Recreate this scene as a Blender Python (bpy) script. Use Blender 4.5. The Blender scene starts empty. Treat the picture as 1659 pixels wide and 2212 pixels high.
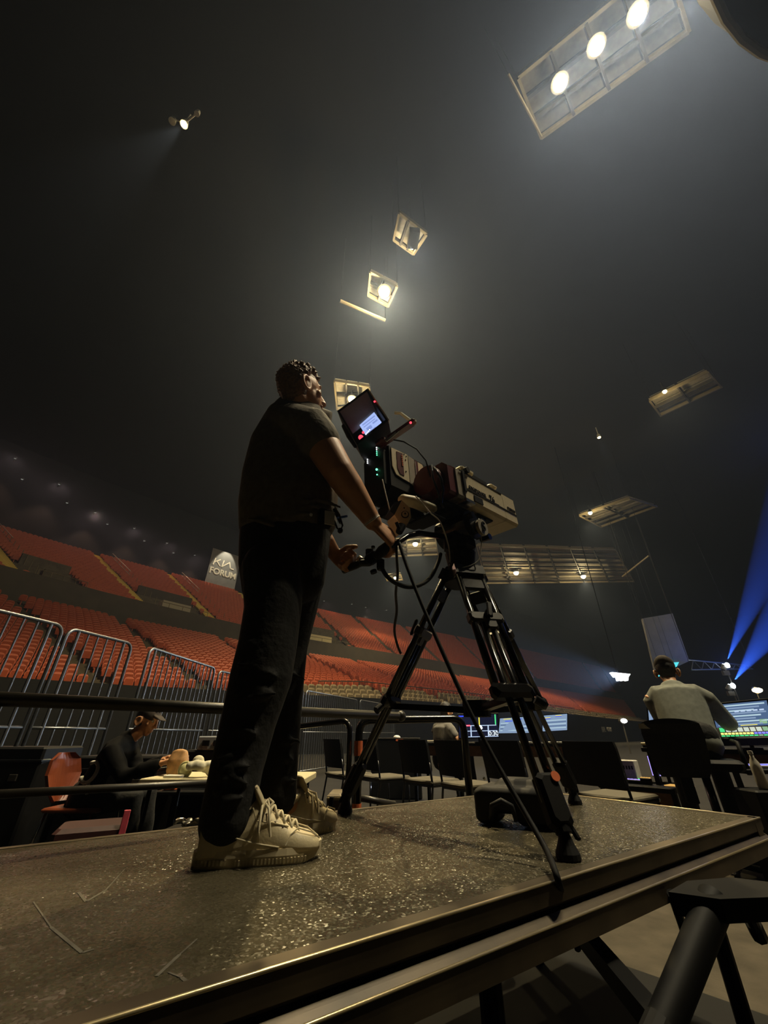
import bpy, bmesh, math, random
import numpy as np
from mathutils import Vector, Matrix, noise
random.seed(7)
scene = bpy.context.scene
COL = scene.collection
PI = math.pi
# ------------------------------------------------------------------ camera
FPX, PITCH, CAMH, DECKZ = 840.0, math.radians(29.8), 0.872, 0.61
cam_d = bpy.data.cameras.new('camera'); cam = bpy.data.objects.new('camera', cam_d); COL.objects.link(cam)
cam_d.sensor_fit = 'VERTICAL'; cam_d.sensor_height = 36.0; cam_d.lens = 36.0 * FPX / 2212.0
cam_d.clip_start = 0.02; cam_d.clip_end = 400
cam.location = (0, 0, CAMH); cam.rotation_euler = (PI / 2 + PITCH, 0, 0)
scene.camera = cam
# ------------------------------------------------------------------ world, colour management, lamps
w = bpy.data.worlds.new('world'); scene.world = w; w.use_nodes = True
w.node_tree.nodes['Background'].inputs[0].default_value = (0.9, 1.0, 0.95, 1)
w.node_tree.nodes['Background'].inputs[1].default_value = 0.0008
vs = scene.view_settings
scene.display_settings.display_device = 'sRGB'
vs.view_transform = 'Standard'; vs.look = 'None'; vs.exposure = 0.0; vs.gamma = 1.0
vs.use_curve_mapping = False
cy = scene.cycles
cy.use_denoising = True; cy.use_adaptive_sampling = True; cy.adaptive_threshold = 0.06
cy.max_bounces = 5; cy.diffuse_bounces = 2; cy.glossy_bounces = 2; cy.transmission_bounces = 4
cy.volume_bounces = 0; cy.transparent_max_bounces = 8
cy.sample_clamp_indirect = 3.0; cy.caustics_reflective = False; cy.caustics_refractive = False
WARM = (1.0, 0.78, 0.40); WARM2 = (1.0, 0.86, 0.58); COOL = (0.72, 0.86, 1.0); BLUE = (0.06, 0.2, 1.0)
CT, ST = math.cos(PITCH), math.sin(PITCH)
def ray(px, py):
    x = (px - 829.5) / FPX; y = (py - 1106) / FPX
    return Vector((x, CT + y * ST, ST - y * CT))
CAMP = Vector((0, 0, CAMH))
def aty(px, py, Y):
    r = ray(px, py); return CAMP + r * (Y / r.y)
def atz(px, py, z):
    r = ray(px, py); return CAMP + r * ((z - CAMH) / r.z)
def att(px, py, t):
    return CAMP + ray(px, py) * t
def depth(p):
    d = Vector(p) - CAMP; return CT * d.y + ST * d.z
def proj(p):
    d = Vector(p) - CAMP; f = CT * d.y + ST * d.z; u = -ST * d.y + CT * d.z
    return (829.5 + FPX * d.x / f, 1106 - FPX * u / f)
def lamp(name, loc, power, color, radius=0.12, spot=None, target=None, blend=0.3):
    d = bpy.data.lights.new(name, 'SPOT' if spot else 'POINT')
    d.energy = power; d.color = color; d.shadow_soft_size = radius
    o = bpy.data.objects.new(name, d); COL.objects.link(o); o.location = loc
    if spot:
        d.spot_size = math.radians(spot); d.spot_blend = blend
        o.rotation_euler = (Vector(target) - Vector(loc)).to_track_quat('-Z', 'Y').to_euler()
    return o
RIGZ = 26.0
KEY = 2.0
# lamps in the roof: pixel, height, watts, colour
ROOF = [(1210, 180, RIGZ, 2300, WARM2), (1289, 100, RIGZ, 2300, WARM2), (1378, 30, RIGZ, 2300, WARM2),
        (830, 630, RIGZ, 8500, WARM), (890, 535, RIGZ + .4, 1400, WARM2),
        (760, 862, RIGZ, 3200, WARM), (795, 1072, RIGZ, 3200, WARM),
        (1275, 1108, RIGZ, 2600, WARM), (1115, 1237, RIGZ, 5000, WARM), (1260, 1245, RIGZ, 5000, WARM),
        (897, 1175, RIGZ, 5000, WARM), (1436, 846, RIGZ, 700, WARM), (854, 1248, RIGZ, 2500, WARM)]
ROOFP = []
for (px, py, z, pw, colr) in ROOF:
    p = atz(px, py, z); ROOFP.append(p)
    lamp('roof_lamp_light', p - Vector((0, 0, .62)), pw * KEY, colr, .22, 104, p - Vector((0, 0, 5)), .6)
    lamp('roof_lamp_spill', p - Vector((0, 0, .62)), pw * (.07 if py < 200 else .28), colr, .22)
# the row of bright lamps goes on past the picture's top edge, over the floor to the right
ROW = (ROOFP[2] - ROOFP[0]) / 2; ROW.z = 0
MORE = [ROOFP[2] + ROW * k for k in (1.2, 2.4, 3.6, 4.8)]
for p in MORE:
    lamp('roof_lamp_light', p - Vector((0, 0, .62)), 3600 * KEY, WARM2, .22, 112, p - Vector((0, 0, 5)), .6)
# ------------------------------------------------------------------ helpers
WM = {}
def tag(o, label=None, cat=None, group=None, kind=None):
    if label: o['label'] = label
    if cat: o['category'] = cat
    if group: o['group'] = group
    if kind: o['kind'] = kind
    return o
def thing(name, label, cat, loc=(0, 0, 0), rotz=0.0, group=None):
    o = bpy.data.objects.new(name, None); COL.objects.link(o)
    o.empty_display_size = .1
    o.location = loc; o.rotation_euler = (0, 0, rotz)
    WM[o.name] = Matrix.Translation(Vector(loc)) @ Matrix.Rotation(rotz, 4, 'Z')
    return tag(o, label, cat, group)
def link(name, me, mat=None, parent=None, world=True):
    if mat is not None:
        me.materials.clear()
        for m_ in (mat if isinstance(mat, (list, tuple)) else [mat]): me.materials.append(m_)
    o = bpy.data.objects.new(name, me); COL.objects.link(o)
    if parent is not None:
        o.parent = parent
        M = WM.get(parent.name, Matrix.Identity(4))
        WM[o.name] = M
        if world: me.transform(M.inverted())
    else:
        WM[o.name] = Matrix.Identity(4)
    return o
def frame(d, up=Vector((0, 0, 1))):
    d = Vector(d).normalized(); up = Vector(up)
    s = d.cross(up)
    if s.length < 1e-5: s = d.cross(Vector((0, 1, 0)))
    s.normalize(); u = s.cross(d).normalized()
    return s, u, d
class MB:
    def __init__(self): self.v = []; self.f = []; self.mi = []; self.cur = 0
    def add(self, vs_, fs):
        b = len(self.v); self.v += [tuple(p) for p in vs_]
        for f in fs: self.f.append(tuple(b + i for i in f)); self.mi.append(self.cur)
        return self
    def box(self, c, size, ax=None):
        c = Vector(c); sx, sy, sz = [k / 2 for k in size]
        X, Y, Z = ax if ax else (Vector((1, 0, 0)), Vector((0, 1, 0)), Vector((0, 0, 1)))
        vs_ = [c + X * (sx * i) + Y * (sy * j) + Z * (sz * k) for k in (-1, 1) for j in (-1, 1) for i in (-1, 1)]
        return self.add(vs_, [(0, 2, 3, 1), (4, 5, 7, 6), (0, 1, 5, 4), (2, 6, 7, 3), (0, 4, 6, 2), (1, 3, 7, 5)])
    def cbox(self, c, size, ax=None, b=.01):
        """box with chamfered edges along its third axis and small bevel at both ends"""
        c = Vector(c); sx, sy, sz = [k / 2 for k in size]
        X, Y, Z = ax if ax else (Vector((1, 0, 0)), Vector((0, 1, 0)), Vector((0, 0, 1)))
        b = min(b, sx * .8, sy * .8, sz * .8)
        def loop(ix, iy, z):
            pts = [(-ix + b, -iy), (ix - b, -iy), (ix, -iy + b), (ix, iy - b), (ix - b, iy), (-ix + b, iy), (-ix, iy - b), (-ix, -iy + b)]
            return [c + X * p + Y * q + Z * z for p, q in pts]
        L = loop(sx - b, sy - b, -sz) + loop(sx, sy, -sz + b) + loop(sx, sy, sz - b) + loop(sx - b, sy - b, sz)
        fs = [tuple(range(7, -1, -1)), tuple(range(24, 32))]
        for r in range(3):
            for i in range(8):
                j = (i + 1) % 8; fs.append((r * 8 + i, r * 8 + j, r * 8 + 8 + j, r * 8 + 8 + i))
        return self.add(L, fs)
    def cyl(self, p0, p1, r0, r1=None, n=12, caps=True):
        r1 = r0 if r1 is None else r1
        p0, p1 = Vector(p0), Vector(p1); s, u, d = frame(p1 - p0)
        vs_ = []
        for p, r in ((p0, r0), (p1, r1)):
            for i in range(n):
                a = 2 * PI * i / n; vs_.append(p + s * (r * math.cos(a)) + u * (r * math.sin(a)))
        fs = [(i, (i + 1) % n, n + (i + 1) % n, n + i) for i in range(n)]
        if caps: fs += [tuple(range(n - 1, -1, -1)), tuple(range(n, 2 * n))]
        return self.add(vs_, fs)
    def tube(self, pts, r, n=8, closed=False):
        pts = [Vector(p) for p in pts]; m = len(pts); vs_ = []; rs = r if isinstance(r, (list, tuple)) else [r] * m
        up = None
        for i, p in enumerate(pts):
            a = pts[i - 1] if (i > 0 or closed) else p; b = pts[(i + 1) % m] if (i < m - 1 or closed) else p
            d = (b - a).normalized()
            if up is None:
                s, up, _ = frame(d)
            else:
                s = d.cross(up)
                if s.length < 1e-6: s = frame(d)[0]
                s.normalize(); up = s.cross(d).normalized()
            for k in range(n):
                t = 2 * PI * k / n; vs_.append(p + s * (rs[i] * math.cos(t)) + up * (rs[i] * math.sin(t)))
        fs = []
        for i in range(m if closed else m - 1):
            j = (i + 1) % m
            for k in range(n):
                l = (k + 1) % n; fs.append((i * n + k, i * n + l, j * n + l, j * n + k))
        if not closed: fs += [tuple(range(n - 1, -1, -1)), tuple((m - 1) * n + k for k in range(n))]
        return self.add(vs_, fs)
    def loft(self, C, R, ref=(0, 1, 0), n=20, cap=True, sq=2.0):
        """elliptic rings: C centres, R (a across, b along ref) radii; rounded ends"""
        C = [Vector(p) for p in C]; R = [(r, r) if not isinstance(r, (tuple, list)) else r for r in R]
        rings = []; m = len(C); ref = Vector(ref)
        def axes(i):
            d = (C[min(i + 1, m - 1)] - C[max(i - 1, 0)]).normalized()
            s = d.cross(ref)
            if s.length < 1e-4: s = d.cross(Vector((1, 0, .1)))
            s.normalize(); u = s.cross(d).normalized(); return s, u, d
        def ring(c, s, u, a, b):
            out = []
            for k in range(n):
                t = 2 * PI * k / n; cc, ss = math.cos(t), math.sin(t)
                if sq != 2.0:
                    cc = math.copysign(abs(cc) ** (2 / sq), cc); ss = math.copysign(abs(ss) ** (2 / sq), ss)
                out.append(c + s * (a * cc) + u * (b * ss))
            return out
        if cap:
            s, u, d = axes(0); a, b = R[0]; q = min(a, b)
            for f in (.05, .45, .8):
                k = math.sqrt(max(0, 1 - (1 - f) ** 2)); rings.append(ring(C[0] - d * (q * (1 - f)), s, u, a * k, b * k))
        for i in range(m):
            s, u, d = axes(i); rings.append(ring(C[i], s, u, *R[i]))
        if cap:
            s, u, d = axes(m - 1); a, b = R[-1]; q = min(a, b)
            for f in (.8, .45, .05):
                k = math.sqrt(max(0, 1 - (1 - f) ** 2)); rings.append(ring(C[-1] + d * (q * (1 - f)), s, u, a * k, b * k))
        vs_ = [p for r in rings for p in r]; fs = []
        for i in range(len(rings) - 1):
            for k in range(n):
                l = (k + 1) % n; fs.append((i * n + k, i * n + l, (i + 1) * n + l, (i + 1) * n + k))
        fs += [tuple(range(n - 1, -1, -1)), tuple((len(rings) - 1) * n + k for k in range(n))]
        return self.add(vs_, fs)
    def ell(self, c, rad, ax=None, nu=16, nv=10):
        c = Vector(c); X, Y, Z = ax if ax else (Vector((1, 0, 0)), Vector((0, 1, 0)), Vector((0, 0, 1)))
        vs_ = [c - Z * rad[2]]
        for j in range(1, nv):
            p = -PI / 2 + PI * j / nv
            for i in range(nu):
                t = 2 * PI * i / nu
                vs_.append(c + X * (rad[0] * math.cos(p) * math.cos(t)) + Y * (rad[1] * math.cos(p) * math.sin(t)) + Z * (rad[2] * math.sin(p)))
        vs_.append(c + Z * rad[2]); fs = []
        for i in range(nu):
            l = (i + 1) % nu
            fs.append((0, 1 + l, 1 + i)); fs.append((len(vs_) - 1, 1 + (nv - 2) * nu + i, 1 + (nv - 2) * nu + l))
            for j in range(nv - 2): fs.append((1 + j * nu + i, 1 + j * nu + l, 1 + (j + 1) * nu + l, 1 + (j + 1) * nu + i))
        return self.add(vs_, fs)
    def prism(self, poly, vec):
        """polygon (3d points) extruded by vec"""
        poly = [Vector(p) for p in poly]; vec = Vector(vec); n = len(poly)
        nrm = Vector((0, 0, 0))
        for i in range(n): nrm += poly[i].cross(poly[(i + 1) % n])
        if nrm.dot(vec) > 0: poly = poly[::-1]
        vs_ = poly + [p + vec for p in poly]
        fs = [tuple(range(n)), tuple(range(2 * n - 1, n - 1, -1))]
        fs += [(i, n + i, n + (i + 1) % n, (i + 1) % n) for i in range(n)]
        return self.add(vs_, fs)
    def mesh(self, name='m', smooth=False):
        me = bpy.data.meshes.new(name); me.from_pydata(self.v, [], self.f)
        if any(self.mi): me.polygons.foreach_set('material_index', self.mi)
        if smooth: me.polygons.foreach_set('use_smooth', [True] * len(me.polygons))
        me.update(); return me
    def build(self, name, mat, parent=None, smooth=False, world=True):
        return link(name, self.mesh(name, smooth), mat, parent, world)
def auto_smooth(me, ang=40):
    me.polygons.foreach_set('use_smooth', [True] * len(me.polygons))
    bm = bmesh.new(); bm.from_mesh(me); a = math.radians(ang)
    for e in bm.edges:
        if len(e.link_faces) == 2 and e.calc_face_angle(0) > a: e.smooth = False
    bm.to_mesh(me); bm.free()
def remesh(mb, name, voxel, mat, parent=None, smooth_it=4, fac=.5):
    me = mb.mesh(name); o = bpy.data.objects.new('tmp', me); COL.objects.link(o)
    m = o.modifiers.new('r', 'REMESH'); m.mode = 'VOXEL'; m.voxel_size = voxel; m.use_smooth_shade = True
    if smooth_it:
        k = o.modifiers.new('s', 'SMOOTH'); k.factor = fac; k.iterations = smooth_it
    dg = bpy.context.evaluated_depsgraph_get()
    out = bpy.data.meshes.new_from_object(o.evaluated_get(dg)); out.name = name
    bpy.data.objects.remove(o); bpy.data.meshes.remove(me)
    out.polygons.foreach_set('use_smooth', [True] * len(out.polygons))
    return link(name, out, mat, parent)
def copy_tree(o, parent=None):
    c = o.copy(); COL.objects.link(c)
    if parent is not None: c.parent = parent
    for ch in o.children: copy_tree(ch, c)
    return c
# ------------------------------------------------------------------ materials
def mat(name, col, rough=.5, metal=0.0, var=.15, scale=30.0, bump=0.0, bscale=None, emit=None, estr=0.0, spec=.5, trans=0.0, alpha=1.0):
    m = bpy.data.materials.new(name); m.use_nodes = True; nt = m.node_tree; N = nt.nodes; L = nt.links
    b = N['Principled BSDF']
    b.inputs['Base Color'].default_value = (*col, 1); b.inputs['Roughness'].default_value = rough
    b.inputs['Metallic'].default_value = metal; b.inputs['Specular IOR Level'].default_value = spec
    if trans: b.inputs['Transmission Weight'].default_value = trans
    if alpha < 1: b.inputs['Alpha'].default_value = alpha
    if emit: b.inputs['Emission Color'].default_value = (*emit, 1); b.inputs['Emission Strength'].default_value = estr
    if var or bump:
        tc = N.new('ShaderNodeTexCoord'); nz = N.new('ShaderNodeTexNoise'); nz.inputs['Scale'].default_value = scale; nz.inputs['Detail'].default_value = 4
        L.new(tc.outputs['Object'], nz.inputs['Vector'])
        if var:
            r = N.new('ShaderNodeValToRGB'); r.color_ramp.elements[0].position = .3; r.color_ramp.elements[1].position = .7
            r.color_ramp.elements[0].color = (*[c * (1 - var) for c in col], 1); r.color_ramp.elements[1].color = (*[min(1, c * (1 + var)) for c in col], 1)
            L.new(nz.outputs['Fac'], r.inputs['Fac']); L.new(r.outputs['Color'], b.inputs['Base Color'])
        if bump:
            n2 = N.new('ShaderNodeTexNoise'); n2.inputs['Scale'].default_value = bscale or scale * 4; n2.inputs['Detail'].default_value = 2
            L.new(tc.outputs['Object'], n2.inputs['Vector'])
            bp = N.new('ShaderNodeBump'); bp.inputs['Strength'].default_value = bump; bp.inputs['Distance'].default_value = .01
            L.new(n2.outputs['Fac'], bp.inputs['Height']); L.new(bp.outputs['Normal'], b.inputs['Normal'])
    return m
def emis(name, col, s):
    m = bpy.data.materials.new(name); m.use_nodes = True; nt = m.node_tree; nt.nodes.clear()
    e = nt.nodes.new('ShaderNodeEmission'); e.inputs[0].default_value = (*col, 1); e.inputs[1].default_value = s
    o = nt.nodes.new('ShaderNodeOutputMaterial'); nt.links.new(e.outputs[0], o.inputs[0]); return m
M = dict(
    black=mat('black_plastic', (.004, .004, .0042), .6, spec=.18), blackm=mat('black_metal', (.005, .005, .0055), .2, 0, .1, spec=.6),
    rubber=mat('black_rubber', (.006, .006, .006), .7, spec=.3), steel=mat('galvanised_steel', (.19, .20, .215), .4, .85, .12, 40),
    pipe=mat('dark_painted_pipe', (.03, .027, .022), .38, 0, .2, 25), chrome=mat('bright_metal', (.75, .72, .65), .18, 1, 0),
    beige=mat('camera_putty_paint', (.74, .64, .43), .5, 0, .05, 60), beiged=mat('camera_grey_paint', (.36, .32, .25), .5, 0, .05, 60),
    maroon=mat('dark_red_casing', (.10, .010, .013), .4), redseat=mat('red_seat_plastic', (.47, .10, .042), .5, 0, .12, 3),
    tanseat=mat('tan_seat_boards', (.26, .21, .13), .6, 0, .25, 3), concrete=mat('dark_concrete', (.10, .085, .06), .8, 0, .25, 2),
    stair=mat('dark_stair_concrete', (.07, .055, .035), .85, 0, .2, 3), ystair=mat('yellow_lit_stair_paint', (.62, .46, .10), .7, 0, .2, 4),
    wall=mat('black_hall_wall', (.004, .0042, .0038), .9, 0, .2, .5), fascia=mat('dark_fascia', (.05, .042, .028), .7, 0, .15, 1),
    dasher=mat('black_dasher_board', (.006, .006, .005), .5, 0, .1, 3), white=mat('white_paint', (.8, .78, .72), .5, 0, .04),
    cream=mat('cream_laminate', (.66, .58, .36), .5, 0, .06), orange=mat('orange_plastic', (.15, .032, .010), .4, 0, .08),
    otape=mat('orange_tape', (.75, .17, .06), .5, 0, .1), pink=mat('pink_strap', (.5, .06, .09), .6, 0, .15),
    skin=mat('skin', (.50, .24, .11), .5, 0, .1, 25, .03, 300), shirt=mat('charcoal_tshirt', (.13, .112, .085), .9, 0, .18, 40, .25, 60),
    jeans=mat('black_jeans', (.006, .006, .0055), .9, 0, .3, 60, .3, 50), hair=mat('brown_hair', (.20, .10, .038), .55, 0, .45, 90, .3, 200),
    dhair=mat('dark_hair', (.012, .009, .007), .6, 0, .2), shoe=mat('cream_leather', (.62, .53, .34), .55, 0, .06, 30, .06, 200),
    sole=mat('cream_rubber', (.58, .50, .33), .65, 0, .06, 40), lace=mat('cream_lace', (.66, .58, .40), .8, 0, .05),
    shoedark=mat('shoe_lining', (.12, .09, .06), .8), tee=mat('grey_tshirt', (.17, .16, .14), .9, 0, .15, 30),
    tee2=mat('grey_green_tee', (.16, .17, .145), .9, 0, .15, 30), jacket=mat('black_jacket', (.004, .0037, .0034), .9, 0, .25, 20, spec=.1),
    cap=mat('brown_knit_cap', (.035, .025, .017), .9, 0, .2, 50), chair=mat('black_chair_vinyl', (.004, .004, .004), .65, spec=.25),
    chairseat=mat('grey_seat_cloth', (.10, .087, .06), .85, 0, .1, 30), bag=mat('black_nylon', (.006, .006, .007), .7, 0, .3, 20),
    mesh=mat('ceiling_mesh_panel', (.22, .2, .155), .7, 0, .18, 6), girder=mat('dark_girder', (.035, .03, .022), .6, 0, .2, 2),
    ygirder=mat('pale_steel_edge', (.17, .14, .085), .5, .2, .1, 3),
    screen=mat('grey_hanging_screen', (.22, .23, .25), .8, 0, .12, 1), eye=mat('eye_white', (.7, .68, .62), .2, 0, 0),
    iris=mat('eye_iris', (.03, .02, .015), .1, 0, 0), wrist=mat('paper_wristband', (.7, .62, .5), .5, 0, .08),
    wood=mat('brown_wood', (.16, .07, .03), .6, 0, .3, 15), mat_=mat('black_floor_mat', (.002, .002, .002), .95, 0, .2, 10),
    cup=mat('clear_plastic', (.5, .47, .4), .2, 0, 0), tanbag=mat('tan_leather', (.45, .24, .09), .6, 0, .25, 30),
    paleball=mat('pale_yellow_cloth', (.55, .52, .25), .8, 0, .15), whitecloth=mat('crumpled_white_cloth', (.62, .58, .42), .85, 0, .1),
    foil=mat('silver_foil', (.6, .55, .42), .25, 1, .1), redbench=mat('dark_red_vinyl', (.03, .0045, .0035), .6, 0, .2),
    bluepen=mat('blue_pen', (.10, .22, .7), .4), paper=mat('white_paper', (.75, .70, .60), .8, 0, .04), lgrey=mat('light_grey_plastic', (.45, .43, .38), .5),
    meshd=mat('dark_mesh_panel', (.10, .09, .07), .7, 0, .2, 5), e_strip=emis('step_light_strip', (1, .66, .22), .95),
    e_lamp=emis('lamp_lens', (1.0, .88, .55), 60), e_lampw=emis('lamp_lens_warm', (1.0, .80, .38), 45), e_white=emis('white_led', (.95, .97, 1), 6),
    e_green=emis('green_led', (.1, 1, .45), 5), e_red=emis('red_led', (1, .05, .08), 2.2), e_cyan=emis('cyan_screen', (.1, .75, .85), 1.1),
    e_blue=emis('blue_stage_lens', (.75, .88, 1), 30), e_orange=emis('lit_orange_page', (1, .55, .14), .75), e_tiny=emis('small_house_lamp', (.9, .95, .85), .22),
    e_violet=emis('violet_led', (.45, .35, 1), 1.2), e_yellow=emis('yellow_key', (1, .85, .25), 1.2), e_key=emis('pale_lit_key', (.85, .95, .8), .75),
    e_bluekey=emis('blue_lit_key', (.25, .25, 1), 1.1), e_sblue=emis('blue_screen_bar', (.05, .1, 1), .9),
    e_yel=emis('yellow_line', (1, .85, .1), .9), e_grn=emis('green_line', (.1, .9, .3), .9), e_pale=emis('pale_line', (.6, .75, 1), .9), e_dk=emis('dark_video', (.01, .012, .03), 1.0), e_digit=emis('digits', (.85, .95, 1), 1.2),
    e_lap=emis('pale_laptop_screen', (.30, .42, .62), .8), e_band=emis('blue_grey_band', (.10, .17, .32), .8), e_band2=emis('pale_band', (.55, .75, .85), .85), e_gband=emis('green_band', (.35, .6, .35), .8),
    e_vf=emis('viewfinder_screen', (.42, .55, 1.0), .95), e_vf2=emis('viewfinder_lines', (.28, .38, .8), .85), e_sign=emis('sign_letters', (1, .9, .7), .9),
)
def deck_mat():
    """dark non-slip coating: every grain of grit is a tiny facet of its own"""
    m = bpy.data.materials.new('deck_nonslip_coating'); m.use_nodes = True; nt = m.node_tree; N = nt.nodes; L = nt.links; b = N['Principled BSDF']
    tc = N.new('ShaderNodeTexCoord')
    n1 = N.new('ShaderNodeTexNoise'); n1.inputs['Scale'].default_value = 5; n1.inputs['Detail'].default_value = 7; n1.inputs['Roughness'].default_value = .65
    vo = N.new('ShaderNodeTexVoronoi'); vo.inputs['Scale'].default_value = 260
    for t in (n1, vo): L.new(tc.outputs['Object'], t.inputs['Vector'])
    r = N.new('ShaderNodeValToRGB'); r.color_ramp.elements[0].position = .3; r.color_ramp.elements[1].position = .75
    r.color_ramp.elements[0].color = (.042, .036, .022, 1); r.color_ramp.elements[1].color = (.10, .086, .056, 1)
    L.new(n1.outputs['Fac'], r.inputs['Fac']); L.new(r.outputs['Color'], b.inputs['Base Color'])
    b.inputs['Roughness'].default_value = .24; b.inputs['Specular IOR Level'].default_value = .5
    sb = N.new('ShaderNodeVectorMath'); sb.operation = 'SUBTRACT'; sb.inputs[1].default_value = (.5, .5, .5)
    sc = N.new('ShaderNodeVectorMath'); sc.operation = 'SCALE'; sc.inputs['Scale'].default_value = .62
    ge = N.new('ShaderNodeNewGeometry'); ad = N.new('ShaderNodeVectorMath'); ad.operation = 'ADD'; no = N.new('ShaderNodeVectorMath'); no.operation = 'NORMALIZE'
    L.new(vo.outputs['Color'], sb.inputs[0]); L.new(sb.outputs[0], sc.inputs[0]); L.new(sc.outputs[0], ad.inputs[0]); L.new(ge.outputs['Normal'], ad.inputs[1]); L.new(ad.outputs[0], no.inputs[0])
    L.new(no.outputs[0], b.inputs['Normal']); return m
M['deck'] = deck_mat()
M['floorm'] = mat('lit_grey_floor_cover', (.068, .058, .043), .85, 0, .3, 6, .1, 80, spec=.2)  # cover panels kept lighter, so the lit part of the floor is in their colour
M['floorb'] = mat('shade_dark_arena_floor', (.012, .011, .010), .8, 0, .3, 2, spec=.2)  # rest of the floor blackened, its shade put into the base colour
M['alu'] = mat('worn_brown_edge', (.085, .064, .038), .5, .25, .4, 7)
M['eglint'] = mat('metal_edge_glint', (.7, .58, .34), .32, .8, .2, 9)  # bright metal colour puts the bevels' caught light into thin edge strips
M['scuff'] = mat('pale_scuff_marks', (.10, .09, .07), .8, 0, .3, 60)
M['leaf'] = mat('grid_panel_light', (.6, .5, .3), .7, 0, .15, 4)
# ------------------------------------------------------------------ haze in the air
nt = w.node_tree
vsn = nt.nodes.new('ShaderNodeVolumeScatter'); vsn.inputs['Color'].default_value = (.50, .64, 1.0, 1)
vsn.inputs['Density'].default_value = 0.0012; vsn.inputs['Anisotropy'].default_value = 0.66
nt.links.new(vsn.outputs[0], nt.nodes['World Output'].inputs['Volume'])
w.cycles.homogeneous_volume = True
w.cycles.volume_sampling = 'EQUIANGULAR'
# ------------------------------------------------------------------ the bowl: s runs along the stand, n away from the floor
Zv = Vector((0, 0, 1))
TV = Vector((.6606, .7507, 0)); NV = Vector((-.7507, .6606, 0))
SC = 1.75     # size of the hall about the camera's foot point
def P(s, n, z): return TV * (s * SC) + NV * (n * SC) + Vector((0, 0, CAMH + (z - CAMH) * SC))
def interp(x, xs, ys): return float(np.interp(x, xs, ys))
NL, ZL, ZF, ZU, ZR = 12.1, 2.2, 5.8, 7.0, 12.9
SG = [-30, -10, 2, 5.9, 18, 27.3, 32.3, 59, 85]                 # station along the stand's upper edge
B_S = [-22, -4, 4.3, 6.8, 12.5, 19.4, 22, 40, 60]; B_N = [16, 15.5, 14.6, 14, 12.3, 11.6, 11.6, 12.2, 12]
T_N = [19, 21, 22.9, 23.7, 24.8, 23.7, 23.1, 20.7, 18.5]
R_S = [-34, -13, -.5, 4.3, 19.2, 30.5, 36.5, 66, 95]; R_N = [31, 33.5, 34.8, 35.2, 35.2, 33.8, 32.6, 27, 23]
def nf(g): return interp(g, SG, T_N)
def zl(g): return interp(g, [2, 18], [1.95, 2.35])
LROWS, UROWS, TROWS = 24, 24, 4
def lerp2(a, b, v): return a + (b - a) * v
def low(g, v):
    return P(lerp2(interp(g, SG, B_S), g, v), lerp2(interp(g, SG, B_N), nf(g) - .3, v), lerp2(zl(g), ZF, v))
def upp(g, v):
    return P(lerp2(g, interp(g, SG, R_S), v), lerp2(nf(g) + .5, interp(g, SG, R_N), v), lerp2(ZU, ZR, v))
def tan_(g, v):
    return P(interp(g, SG, B_S) - .5 * (1 - v), lerp2(interp(g, SG, B_N) - 2.5, interp(g, SG, B_N) - .1, v), lerp2(1.5, zl(g), v))
SS = [-30 + 2.5 * i for i in range(47)]
def terrace(name, fn, rows, m):
    mb = MB(); prof = []
    for k in range(rows):
        prof += [(k / rows, k / rows), ((k + 1) / rows, k / rows)]
    prof.append((1.0, 1.0))
    grid = []
    for s in SS:
        a, b = fn(s, 0), fn(s, 1)
        grid.append([Vector((a.x + (b.x - a.x) * h_, a.y + (b.y - a.y) * h_, a.z + (b.z - a.z) * v_)) for h_, v_ in prof])
    n = len(prof); vs_ = [p for g in grid for p in g]; fs = []
    for i in range(len(SS) - 1):
        for k in range(n - 1): fs.append((i * n + k, (i + 1) * n + k, (i + 1) * n + k + 1, i * n + k + 1))
    mb.add(vs_, fs); o = mb.build(name, m); tag(o, kind='structure'); return o
terrace('terrace_lower', low, LROWS, M['concrete']); terrace('terrace_upper', upp, UROWS, M['concrete']); terrace('terrace_bottom', tan_, TROWS, M['concrete'])
def strip(name, f0, f1, m, thick=.25):
    mb = MB(); n = len(SS)
    A = [f0(s) for s in SS]; B = [f1(s) for s in SS]; off = NV * thick
    mb.add(A + B + [p + off for p in A] + [p + off for p in B], [(i, i + 1, n + i + 1, n + i) for i in range(n - 1)] +
           [(2 * n + i, 3 * n + i, 3 * n + i + 1, 2 * n + i + 1) for i in range(n - 1)] + [(n + i, n + i + 1, 3 * n + i + 1, 3 * n + i) for i in range(n - 1)])
    o = mb.build(name, m); tag(o, kind='structure'); return o
strip('wall_fascia', lambda s: P(s, nf(s) + .1, ZF - .5), lambda s: P(s, nf(s) + .1, ZU + .25), M['fascia'])
strip('wall_back', lambda s: upp(s, 1) + NV * .6 - Zv * 1, lambda s: upp(s, 1) + NV * 2.0 + Zv * 12.4, M['wall'])
strip('wall_dasher', lambda s: P(interp(s, SG, B_S) - .5, interp(s, SG, B_N) - 2.75, CAMH * (1 - 1 / SC)), lambda s: P(interp(s, SG, B_S) - .5, interp(s, SG, B_N) - 2.75, 1.95), M['dasher'], .12)
mb = MB(); mb.box((40, 70, -.25), (330, 330, .5)); tag(mb.build('floor', M['floorb']), kind='structure')
mb = MB(); mb.box((40, 70, 34.2), (330, 330, .4)); tag(mb.build('ceiling', M['wall']), kind='structure')
mb = MB(); mb.box(P(98, 0, 10.5), (.5, 240, 34.5), (TV, NV, Vector((0, 0, 1)))); tag(mb.build('wall_far', M['wall']), kind='structure')
mb = MB(); mb.box(P(-31, 0, 10.5), (.5, 240, 34.5), (TV, NV, Vector((0, 0, 1)))); tag(mb.build('wall_near', M['wall']), kind='structure')
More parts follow.
